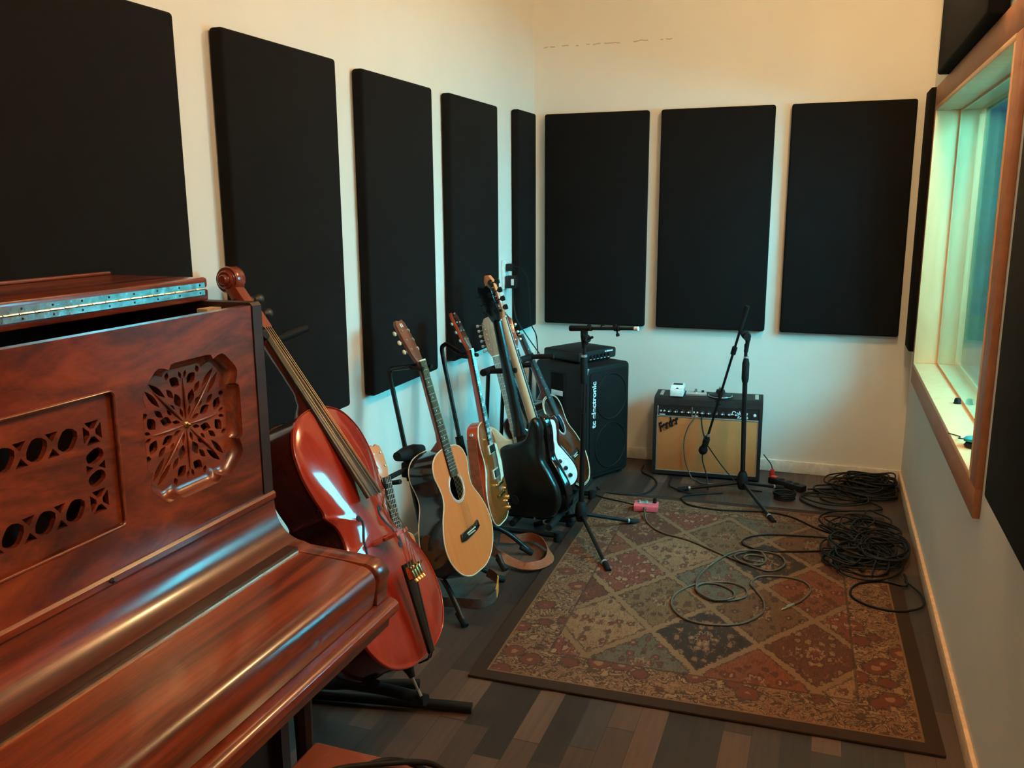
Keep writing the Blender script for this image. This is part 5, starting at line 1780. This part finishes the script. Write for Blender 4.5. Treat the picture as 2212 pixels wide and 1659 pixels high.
tn = thing('tuner_pedal', 'low silver gadget with a chrome knob on top of the tan-fronted amplifier', 'effects pedal', loc=amp_pt(0.222, 0.12, AHt + 0.0005), rotz=math.radians(10))
finish('housing', rounded_prism(newbm(), [(-0.055, -0.03), (0.06, -0.035), (0.062, 0.03), (-0.05, 0.032)], 0.016, 0.003, lambda u, v, w: Vector((u, v, w)), 2), m_silver, tn)
finish('foot_switch', lathe(newbm(), [(0.014, 0), (0.014, 0.006), (0.009, 0.010), (0.008, 0.020), (0.0, 0.022)], (0.0, 0.0, 0.0155), (0, 0, 1), 14), m_chrome, tn)
finish('side_knob', lathe(newbm(), [(0.008, 0), (0.007, 0.010), (0.0, 0.011)], (0.04, 0.008, 0.0155), (0, 0, 1), 12), m_black, tn)
bp = thing('pedal', 'dark round-based device on the amplifier top behind the slanting microphone boom', 'effects pedal', loc=amp_pt(0.36, 0.11, AHt + 0.0005))
finish('base', lathe(newbm(), [(0.064, 0.0), (0.066, 0.006), (0.060, 0.014), (0.028, 0.022), (0.022, 0.040), (0.0, 0.044)], (0, 0, 0), (0, 0, 1), 24), m_black, bp)
finish('rim', tube(newbm(), [(0.066 * math.cos(2 * PI * i / 32), 0.066 * math.sin(2 * PI * i / 32), 0.006) for i in range(32)], 0.0022, closed=True, seg=6), m_silver, bp)
finish('knob', lathe(newbm(), [(0.010, 0), (0.012, 0.006), (0.010, 0.014), (0.0, 0.016)], (0.0, 0, 0.043), (0, 0, 1), 14), m_chrome, bp)

# ---------------------------------------------------------------- microphone stands
def mic_stand(label, base, hub_z, feet, top_z, group='microphone boom stands'):
    root = thing('microphone_stand', label, 'microphone stand', loc=(base[0], base[1], 0), group=group)
    B = Vector((base[0], base[1], 0))
    H = B + Vector((0, 0, hub_z))
    bm = newbm()
    lathe(bm, [(0.020, -0.035), (0.024, -0.02), (0.030, 0.0), (0.024, 0.045), (0.017, 0.06)], H, (0, 0, 1), 14)
    wp('leg_hub', bm, m_rubber, root)
    for f in feet:
        F = Vector((f[0], f[1], 0.013 if len(f) < 3 else f[2]))
        lg = wp('leg', tube(newbm(), [H + (F - H) * 0.06, H.lerp(F, 0.5), F], 0.0088, seg=10), m_blackmetal, root)
        e = (F - H).normalized()
        wp('rubber_foot', cyl(newbm(), F - e * 0.045, F + e * 0.012, 0.0125, 0.0125, 10), m_rubber, root, lg)
        wp('leg_band', cyl(newbm(), F - e * 0.056, F - e * 0.046, 0.0115, 0.0115, 10), m_silver, root, lg)
    return root, B, H

# stand by the guitars, boom level
ms1, B, H = mic_stand('black microphone stand in front of the speaker cabinet, boom folded level', (0.678, -1.36), 0.118,
                      [(0.890, -1.700), (0.885, -1.110), (0.440, -1.290)], 0.95)
LT = Vector((0.684, -1.36, 0))
wp('lower_tube', cyl(newbm(), H + Vector((0, 0, 0.03)), LT + Vector((0, 0, 0.60)), 0.0125, seg=12), m_blackmetal, ms1)
wp('upper_tube', cyl(newbm(), LT + Vector((0, 0, 0.60)), LT + Vector((0, 0, 0.925)), 0.0085, seg=12), m_blackmetal, ms1)
wp('height_clutch', lathe(newbm(), [(0.0145, 0.0), (0.0175, 0.02), (0.0175, 0.10), (0.012, 0.12)], LT + Vector((0, 0, 0.735)), (0, 0, 1), 12), m_rubber, ms1)
wp('silver_collar', cyl(newbm(), LT + Vector((0, 0, 0.856)), LT + Vector((0, 0, 0.866)), 0.0145, seg=12), m_silver, ms1)
wp('boom_joint', lathe(newbm(), [(0.010, 0), (0.013, 0.03), (0.017, 0.055), (0.017, 0.085)], LT + Vector((0, 0, 0.895)), (0, 0, 1), 12), m_rubber, ms1)
bm = newbm()
lathe(bm, [(0.017, 0), (0.020, 0.006), (0.016, 0.016)], LT + Vector((0.014, -0.02, 0.942)), (0.75, -0.6, 0), 12)
for a in range(3):
    th = a * 2.1 + 0.4
    cyl(bm, LT + Vector((0.024, -0.028, 0.942)), LT + Vector((0.024 + 0.026 * math.cos(th), -0.030, 0.942 + 0.026 * math.sin(th))), 0.006, seg=8)
wp('joint_knob', bm, m_rubber, ms1)
b0, b1 = Vector((0.615, -1.345, 0.980)), Vector((0.935, -1.43, 1.003))
bd = (b1 - b0).normalized()
bo = wp('boom', cyl(newbm(), b0, b1, 0.0075, seg=10), m_blackmetal, ms1)
wp('boom_sleeve', cyl(newbm(), b0, b0 + bd * 0.11, 0.0135, 0.012, 12), m_rubber, ms1, bo)
wp('boom_tip', cyl(newbm(), b1 - bd * 0.012, b1 + bd * 0.006, 0.0095, seg=10), m_whiteplastic, ms1, bo)
for t in (0.085, 0.155, 0.215):
    wp('cable_clip', tube(newbm(), [b0 + bd * t + Vector((0, 0, 0.004)), b0 + bd * (t + 0.008) + Vector((0, 0, 0.017)), b0 + bd * (t + 0.02) + Vector((0, 0, 0.014))], 0.0035, seg=6), m_rubber, ms1, bo)
kn = b0 + bd * 0.235
wp('boom_clutch', cyl(newbm(), kn - bd * 0.012, kn + bd * 0.012, 0.0115, seg=12), m_rubber, ms1, bo)
wp('clutch_knob', lathe(newbm(), [(0.004, 0), (0.004, 0.012), (0.008, 0.016), (0.008, 0.026)], kn + Vector((0, 0, -0.008)), (0.3, -0.3, -1), 10), m_rubber, ms1, bo)

# stand in front of the amplifier, boom tipped down to the grille
ms2, B, H = mic_stand('black microphone stand in front of the tan amplifier, boom angled down', (1.330, -0.515), 0.075,
                      [(1.512, -0.885), (1.010, -0.545), (1.520, -0.345)], 0.85)
LT = Vector((1.318, -0.515, 0))
wp('lower_tube', cyl(newbm(), H + Vector((0, 0, 0.02)), LT + Vector((0, 0, 0.62)), 0.0125, seg=12), m_blackmetal, ms2)
wp('upper_tube', cyl(newbm(), LT + Vector((0, 0, 0.62)), LT + Vector((-0.004, 0, 0.815)), 0.0085, seg=12), m_blackmetal, ms2)
wp('height_clutch', lathe(newbm(), [(0.0145, 0.0), (0.0185, 0.02), (0.0185, 0.10), (0.013, 0.125)], LT + Vector((0, 0, 0.615)), (0, 0, 1), 12), m_rubber, ms2)
wp('silver_collar', cyl(newbm(), LT + Vector((0, 0, 0.744)), LT + Vector((0, 0, 0.752)), 0.0135, seg=12), m_silver, ms2)
jt = Vector((1.288, -0.53, 0.862))
wp('boom_joint', tube(newbm(), smoothpts([LT + Vector((-0.003, 0, 0.775)), LT + Vector((0.004, -0.004, 0.84)), Vector((1.312, -0.525, 0.872)), jt], 5), [0.011] * 5 + [0.015] * 5 + [0.019] * 5 + [0.016], seg=10), m_rubber, ms2)
wp('joint_knob', lathe(newbm(), [(0.019, 0), (0.021, 0.006), (0.017, 0.018)], Vector((1.318, -0.540, 0.860)), (0.2, -1, 0), 12), m_rubber, ms2)
b0, b1 = Vector((1.318, -0.585, 1.02)), Vector((1.128, -0.400, 0.285))
bd = (b1 - b0).normalized()
bo = wp('boom', cyl(newbm(), b0, b1, 0.0068, seg=10), m_blackmetal, ms2)
wp('boom_sleeve', cyl(newbm(), b0, b0 + bd * 0.14, 0.0125, 0.0105, 12), m_rubber, ms2, bo)
wp('boom_clutch', cyl(newbm(), b0 + bd * 0.235, b0 + bd * 0.275, 0.0135, seg=12), m_rubber, ms2, bo)
wp('boom_clutch', cyl(newbm(), b0 + bd * 0.505, b0 + bd * 0.535, 0.0120, seg=12), m_rubber, ms2, bo)
wp('cable_clip', tube(newbm(), [b0 + bd * 0.555 + Vector((-0.016, 0, 0.0)), b0 + bd * 0.57, b0 + bd * 0.585 + Vector((0.018, 0, 0.004))], 0.006, seg=8), m_rubber, ms2, bo)
wp('boom_tip', cyl(newbm(), b1 - bd * 0.012, b1 + bd * 0.003, 0.0095, seg=10), m_silver, ms2, bo)
mic = thing('microphone', 'dark microphone hanging from the boom before the tan grille', 'microphone', loc=b1)
mv = Vector((-0.030, 0.028, -0.105))
mdir = mv.normalized()
wp('body', tube(newbm(), [b1 + bd * 0.004, b1 + mv * 0.35, b1 + mv * 0.7], [0.012, 0.015, 0.017], seg=14), m_rubber, mic)
wp('grille', lathe(newbm(), [(0.018, 0), (0.024, 0.012), (0.024, 0.030), (0.016, 0.042), (0.0, 0.045)], b1 + mv * 0.68, mdir, 16), m_grillblack, mic)
wp('clip', cyl(newbm(), b1 + mv * 0.18, b1 + mv * 0.45, 0.0185, seg=12), m_black, mic)

# ---------------------------------------------------------------- straps on the floor
def strap(label, pts, width, mat, ups, tabs=None):
    P = smoothpts(pts, 7)
    n = len(P)
    U = []
    for i in range(n):
        t = i / (n - 1) * (len(ups) - 1)
        j = min(int(t), len(ups) - 2)
        U.append(Vector(ups[j]).lerp(Vector(ups[j + 1]), t - j))
    root = thing('guitar_strap', label, 'guitar strap', loc=P[-1])
    wp('webbing', ribbon(newbm(), P, width, 0.0032, U), mat, root)
    if tabs:
        i0, i1, m = tabs
        k0, k1 = int(i0 * n), int(i1 * n)
        wp('leather_tab', ribbon(newbm(), [p + Vector((0, 0, 0.0015)) for p in P[k0:k1]], width * 1.04, 0.0045, U[k0:k1]), m, root)
    return root
sbp = local(lp, (-0.125, 0.06, 0.40))
sp = [local(lp, (-0.128, 0.03, 0.39)), local(lp, (-0.138, 0.035, 0.30)), local(lp, (-0.155, 0.035, 0.2)), local(lp, (-0.170, 0.03, 0.07)), (0.425, -1.87, 0.12), (0.440, -1.80, 0.055), (0.505, -1.795, 0.026), (0.575, -1.805, 0.024), (0.630, -1.735, 0.024), (0.612, -1.63, 0.026), (0.545, -1.535, 0.028), (0.475, -1.495, 0.028), (0.415, -1.545, 0.028), (0.355, -1.57, 0.035)]
strap('brown leather strap looping from the bronze gold guitar onto the planks', sp, 0.040, m_leather,
      [(1, 0.1, 0.2), (1, 0.1, 0.2), (1, 0.1, 0.2), (1, 0.1, 0.2), (0.9, 0.3, 0.4), (0.7, 0.5, 0.5), (0.5, 0.9, 0.5), (0.2, 1, 0.35), (-1, 0, 0.35), (-0.5, -0.4, 0.7), (0, 0, 1), (0, 0, 1), (0, 0, 1), (0, 0, 1)], tabs=(0.52, 0.64, m_leather))
sp = [(0.33, -2.235, 0.024), (0.42, -2.215, 0.024), (0.50, -2.195, 0.023), (0.535, -2.145, 0.024), (0.535, -2.085, 0.030), (0.515, -2.03, 0.055), (0.47, -2.02, 0.075)]
strap('dark brown strap with an orange tab curled under the acoustic guitar', sp, 0.040, m_leather_dark, [(0, 0, 1)] * 7, tabs=(0.62, 0.84, m_orange))

# ---------------------------------------------------------------- cables
def cable(name, label, pts, r, mat, k=8, z=None, group=None, cat='cable'):
    P = [Vector((p[0], p[1], (p[2] if len(p) > 2 else RZ) + r)) for p in pts]
    P = smoothpts(P, k)
    root = thing(name, label, cat, loc=(P[0].x, P[0].y, P[0].z), group=group)
    wp('cable_sheath', tube(newbm(), P, r, seg=7), mat, root, sm=60)
    return root, P

def lift(pts, zs=0.0):
    """raise later passes of a coiled cable over the earlier ones"""
    out = []
    for i, p in enumerate(pts):
        cnt = 0
        for j in range(0, max(0, i - 3)):
            if (p[0] - pts[j][0]) ** 2 + (p[1] - pts[j][1]) ** 2 < 0.03 ** 2:
                cnt = 1
        out.append((p[0], p[1], RZ + zs + 0.006 * cnt))
    return out

gray = [(0.90, -0.975), (0.94, -1.1), (1.03, -1.21), (1.17, -1.27), (1.32, -1.38), (1.41, -1.44), (1.53, -1.5), (1.59, -1.41), (1.56, -1.31), (1.46, -1.3), (1.38, -1.37), (1.41, -1.45), (1.49, -1.45), (1.51, -1.36), (1.44, -1.35), (1.42, -1.4), (1.47, -1.43), (1.51, -1.4), (1.48, -1.31), (1.38, -1.35), (1.31, -1.47), (1.26, -1.66), (1.28, -1.8), (1.33, -1.85), (1.4, -1.84), (1.46, -1.78), (1.45, -1.7), (1.38, -1.67), (1.29, -1.71), (1.27, -1.79), (1.34, -1.86), (1.41, -1.83), (1.41, -1.75), (1.34, -1.7), (1.26, -1.73), (1.2, -1.84), (1.2, -1.95), (1.26, -2.04), (1.35, -2.06), (1.46, -2.02), (1.53, -1.91), (1.53, -1.8), (1.49, -1.7), (1.47, -1.65), (1.5, -1.57), (1.59, -1.54), (1.67, -1.56), (1.7, -1.64), (1.67, -1.74), (1.64, -1.79)]
gp = lift(gray)
gp[0] = (0.898, -0.972, RZ + 0.014)
gc, P = cable('instrument_cable', 'grey-green cable coiling over the rug from the pink pedal to a bare silver plug', gp, 0.0042, m_cable_grey)
e = (P[-1] - P[-2]).normalized()
pl = wp('jack_plug', cyl(newbm(), P[-1], P[-1] + e * 0.045, 0.0062, 0.0072, 12), m_chrome, gc)
wp('plug_tip', tube(newbm(), [P[-1] + e * 0.045, P[-1] + e * 0.068, P[-1] + e * 0.076], [0.0035, 0.0035, 0.001], seg=8), m_gold, gc, pl)

cable('audio_cable', 'black cable curving from the amplifier across the top of the rug to the cable heap', [(1.23, -0.515, FL), (1.08, -0.595, FL), (1.04, -0.69), (1.1, -0.79), (1.26, -0.81), (1.46, -0.77), (1.59, -0.8), (1.72, -0.93), (1.83, -0.99), (1.93, -1.08)], 0.0042, m_cable_black)
cable('audio_cable', 'black cable in one long flat loop reaching left over the rug from the near heap', [(1.86, -1.03), (1.71, -1.035), (1.5, -1.08), (1.41, -1.155), (1.405, -1.24), (1.5, -1.28), (1.67, -1.23), (1.9, -1.15, RZ + 0.01), (2.02, -1.12, RZ + 0.01)], 0.0042, m_cable_black)
cable('audio_cable', 'black cable curving on the planks at the foot of the speaker cabinet', [(0.57, -0.63, FL), (0.62, -0.70, FL), (0.72, -0.735), (0.84, -0.67, FL + 0.004), (0.87, -0.49, FL), (0.83, -0.37, FL), (0.75, -0.28, FL), (0.73, -0.15, FL)], 0.004, m_cable_black)
cable('audio_cable', 'thin black cable running from the speaker cabinet to the pink pedal', [(0.55, -0.70, FL), (0.61, -0.79, RZ), (0.67, -0.82), (0.77, -0.85), (0.84, -0.875)], 0.003, m_cable_black)
cable('audio_cable', 'black cable bent in front of the amplifier base on the planks', [(0.93, -0.335, FL), (0.935, -0.45, FL), (0.97, -0.535, FL + 0.008), (1.08, -0.575, FL), (1.2, -0.53, FL)], 0.004, m_cable_black)
cable('audio_cable', 'single round black cable loop at the right edge of the rug below the heap', [(2.06, -1.43, 0.012), (2.11, -1.55, 0.012), (2.10, -1.66, 0.012), (2.02, -1.72), (1.93, -1.715), (1.86, -1.66), (1.85, -1.58), (1.89, -1.50), (1.98, -1.455), (2.06, -1.47), (2.06, -1.36, 0.014)], 0.0045, m_cable_black)
def ap(x, y, z):
    v = amp_pt(x, y, z)
    return (v.x, v.y, v.z)
cable('audio_cable', 'thin grey cable hanging from the amplifier input jack down its tan grille', [ap(0.236, -0.004, 0.372), ap(0.226, -0.022, 0.345), ap(0.195, -0.030, 0.29), ap(0.178, -0.028, 0.20), ap(0.19, -0.028, 0.10), ap(0.225, -0.035, 0.012), ap(0.26, -0.06, 0.001), ap(0.29, -0.10, 0.001), ap(0.36, -0.10, 0.001), ap(0.37, -0.14, 0.001)], 0.0035, m_cable_grey)
mt = b1 + mv
cable('audio_cable', 'black cable dropping from the amplifier panel towards the microphone', [ap(0.268, -0.006, 0.372), ap(0.270, -0.025, 0.33), ap(0.282, -0.040, 0.275), ap(0.30, -0.055, 0.23), (b1.x - 0.012, b1.y + 0.02, b1.z - 0.03)], 0.004, m_cable_black)
cable('audio_cable', 'thin dark cable falling straight from the microphone tip to the floor', [(mt.x, mt.y, mt.z - 0.012), (mt.x + 0.004, mt.y + 0.002, mt.z - 0.06), (mt.x + 0.03, mt.y - 0.012, 0.05), (mt.x + 0.04, mt.y - 0.05, FL), (mt.x + 0.05, mt.y - 0.10, FL)], 0.0034, m_cable_black)
cable('audio_cable', 'thin dark cable slanting right from the microphone across the tan grille', [(b1.x - 0.010, b1.y + 0.010, b1.z - 0.05), (b1.x + 0.03, b1.y + 0.03, 0.17), (b1.x + 0.09, b1.y + 0.04, 0.09), (b1.x + 0.16, b1.y + 0.03, 0.02), (b1.x + 0.21, b1.y + 0.0, FL), (b1.x + 0.30, b1.y - 0.02, FL)], 0.0034, m_cable_black)

def heap(label, cx, cy, rx, ry, turns, seed, hmax, z0=RZ, r=0.0042, xmax=2.094, ymax=-0.04, drift=0.5, tail=None):
    rng = random.Random(seed)
    pts = []
    ox, oy, sx, sy = 0, 0, 1, 1
    for t in range(turns):
        ox, oy = (rng.uniform(-1, 1) * rx * drift, rng.uniform(-1, 1) * ry * drift)
        k = rng.uniform(0.38, 0.95)
        q = rng.uniform(0.75, 1.25)
        ph = rng.uniform(0, 2 * PI)
        for i in range(7):
            a = ph + 2 * PI * i / 7
            x = cx + ox + rx * k * q * math.cos(a) + rng.uniform(-0.012, 0.012)
            y = cy + oy + ry * k * math.sin(a) + rng.uniform(-0.012, 0.012)
            h = hmax * (t + 0.5) / turns * rng.uniform(0.5, 1.0)
            pts.append((min(x, xmax), min(y, ymax), z0 + h))
    if tail:
        pts += tail
    return cable('audio_cable', label, pts, r, m_cable_black, k=5)

heap('black cable heap in the far right corner, its flat wide coils', 1.945, -0.23, 0.19, 0.17, 14, 3, 0.050, FL, drift=0.30)
heap('black cable heaped tallest against the back wall in the corner', 1.97, -0.155, 0.15, 0.10, 14, 8, 0.085, FL, drift=0.28)
heap('black cable with loose loops spilling left from the corner heap', 1.82, -0.40, 0.17, 0.16, 7, 12, 0.025, FL, drift=0.5)
heap('black cable tangled between the two heaps on the far end of the rug', 1.89, -0.83, 0.15, 0.21, 9, 21, 0.035, RZ, drift=0.55)
heap('black cable heap on the rug beside the right baseboard, dense middle', 1.955, -1.14, 0.15, 0.19, 14, 33, 0.055, RZ, drift=0.35)
heap('black cable with wide loops over the near heap by the right baseboard', 1.93, -1.27, 0.17, 0.22, 8, 41, 0.035, RZ, drift=0.45)
heap('black cable small round loops at the near left of the rug heap', 1.83, -1.33, 0.085, 0.10, 4, 55, 0.012, RZ, drift=0.6)

# ---------------------------------------------------------------- small electrical items
ps = thing('power_strip', 'black power strip with glowing red switch beside the amplifier', 'power strip', loc=(1.475, -0.235, FL), rotz=math.radians(-35))
finish('housing', box(newbm(), -0.02, 0.20, -0.024, 0.024, 0.0, 0.034, 0.005), m_black, ps)
finish('rocker_switch', box(newbm(), -0.012, 0.022, -0.014, 0.014, 0.032, 0.040, 0.002), m_red, ps)
for i in range(3):
    finish('socket', lathe(newbm(), [(0.017, 0), (0.017, 0.002), (0.012, 0.0025)], (0.055 + i * 0.048, 0, 0.0335), (0, 0, 1), 16), m_rubber, ps)
rp = thing('power_plug', 'red power plug upright behind the black power strip by the amplifier', 'plug', loc=(1.462, -0.14, FL))
finish('plug_body', tube(newbm(), [(0, 0, 0.0), (0, 0, 0.03), (0.0, 0, 0.05)], [0.013, 0.015, 0.009], seg=12), m_red, rp)
finish('plug_cord', tube(newbm(), smoothpts([(0, 0, 0.048), (-0.01, 0.012, 0.075), (-0.035, 0.03, 0.10), (-0.055, 0.04, 0.12)], 5), 0.0035, seg=7), m_black, rp)
co_ = []
for i in range(46):
    a = i * 2 * PI / 11
    co_.append((1.545 + (0.052 + 0.004 * math.sin(i)) * math.cos(a), -0.49 + (0.045 + 0.004 * math.cos(i * 1.7)) * math.sin(a), FL + 0.0095 * (i // 11)))
cable('coiled_cable', 'small dark coil of cord on the planks between rug and amplifier', co_, 0.0048, m_cable_black, 4)

ol_ = thing('wall_socket', 'white wall socket plate on the left wall between the two far panels', 'socket', loc=(0.0, -0.53, 1.14))
wp('socket_plate', box(newbm(), 0.0005, 0.010, -0.575, -0.485, 1.065, 1.225, 0.003), m_whiteplastic, ol_)
for z in (1.105, 1.185):
    wp('socket_insert', lathe(newbm(), [(0.024, 0), (0.024, 0.004), (0.018, 0.005)], (0.009, -0.53, z), (1, 0, 0), 18), m_whiteplastic, ol_)
for nm, lab, z, dx, dy, dz, mt2 in (('power_adapter', 'bulky black power adapter plugged into the lower wall socket', 1.105, 0.06, 0.028, 0.034, m_black), ('power_plug', 'small black plug in the upper wall socket, its cord bending right', 1.185, 0.04, 0.02, 0.02, m_black)):
    r_ = thing(nm, lab, 'plug', loc=(0.013, -0.53, z))
    wp('plug_body', box(newbm(), 0.0145, 0.0145 + dx, -0.53 - dy, -0.53 + dy, z - dz, z + dz, 0.006), mt2, r_)
    if nm == 'power_adapter':
        wp('rating_label', box(newbm(), 0.05, 0.066, -0.559, -0.5578, z - 0.016, z + 0.018), m_label, r_)
        cp_ = [(0.05, -0.53, z - dz), (0.05, -0.525, 1.0), (0.06, -0.50, 0.9), (0.09, -0.46, 0.82), (0.14, -0.44, 0.74), (0.17, -0.42, 0.69)]
    else:
        cp_ = [(0.054, -0.53, z), (0.09, -0.515, z - 0.005), (0.115, -0.47, z - 0.07), (0.11, -0.42, 1.0), (0.105, -0.38, 0.86), (0.12, -0.33, 0.78), (0.125, -0.315, 0.67)]
    wp('plug_cord', tube(newbm(), smoothpts(cp_, 6), 0.0035, seg=7), m_black, r_)

kb_ = thing('rubber_stopper', 'small black stopper on the bright window sill', 'stopper', loc=(2.20, -1.306, WZ0 + 0.0005))
finish('stopper_body', lathe(newbm(), [(0.013, 0), (0.012, 0.014), (0.009, 0.022), (0.0, 0.023)], (0, 0, 0), (0, 0, 1), 14), m_black, kb_)
finish('stopper_foot', lathe(newbm(), [(0.015, 0), (0.014, 0.004)], (0, 0, 0), (0, 0, 1), 14), m_rubber, kb_)
tc_ = thing('earphone_case', 'teal-topped dark gadget with a thin wire at the near end of the window sill', 'gadget', loc=(2.172, -1.985, WZ0 + 0.0005), rotz=0.5)
finish('case_base', lathe(newbm(), [(0.030, 0.0), (0.036, 0.006), (0.030, 0.016)], (0, 0, 0), (0, 0, 1), 20), m_black, tc_)
finish('case_lid', lathe(newbm(), [(0.020, 0.0), (0.034, 0.004), (0.036, 0.012), (0.028, 0.018), (0.0, 0.020)], (0, 0.004, 0.0165), (0.0, 0.12, 1), 20), m_teal, tc_)
finish('wire', tube(newbm(), smoothpts([(0.02, 0.02, 0.02), (-0.01, 0.07, 0.012), (0.03, 0.12, 0.003), (0.02, 0.17, 0.003)], 6), 0.0018, seg=6), m_black, tc_)

# ---------------------------------------------------------------- piano bench with cables on it
bn = thing('piano_bench', 'reddish-brown wooden bench with black cables on it at the bottom photo edge', 'bench', loc=(1.04, -4.05, 0))
finish('seat', box(newbm(), -0.255, 0.19, -0.40, 0.305, 0.455, 0.49, 0.010, 3), m_stool, bn)
finish('apron', box(newbm(), -0.225, 0.16, -0.37, 0.275, 0.395, 0.456, 0.004), m_walnut_dark, bn)
for x in (-0.215, 0.15):
    for y in (-0.36, 0.265):
        finish('leg', tube(newbm(), [(x, y, 0.0), (x, y, 0.42)], [0.018, 0.026], seg=12), m_walnut_dark, bn)
cpts = []
for i in range(27):
    a = i * 2 * PI / 9 + 0.6
    cpts.append((1.02 + 0.135 * math.cos(a) + 0.012 * math.sin(i * 2.3), -3.90 + 0.125 * math.sin(a) + 0.012 * math.cos(i * 1.7), 0.491 + 0.009 * (i // 9) + 0.002))
cable('audio_cable', 'black cable coiled on the wooden bench at the bottom photo edge', cpts, 0.0055, m_cable_black, 6)
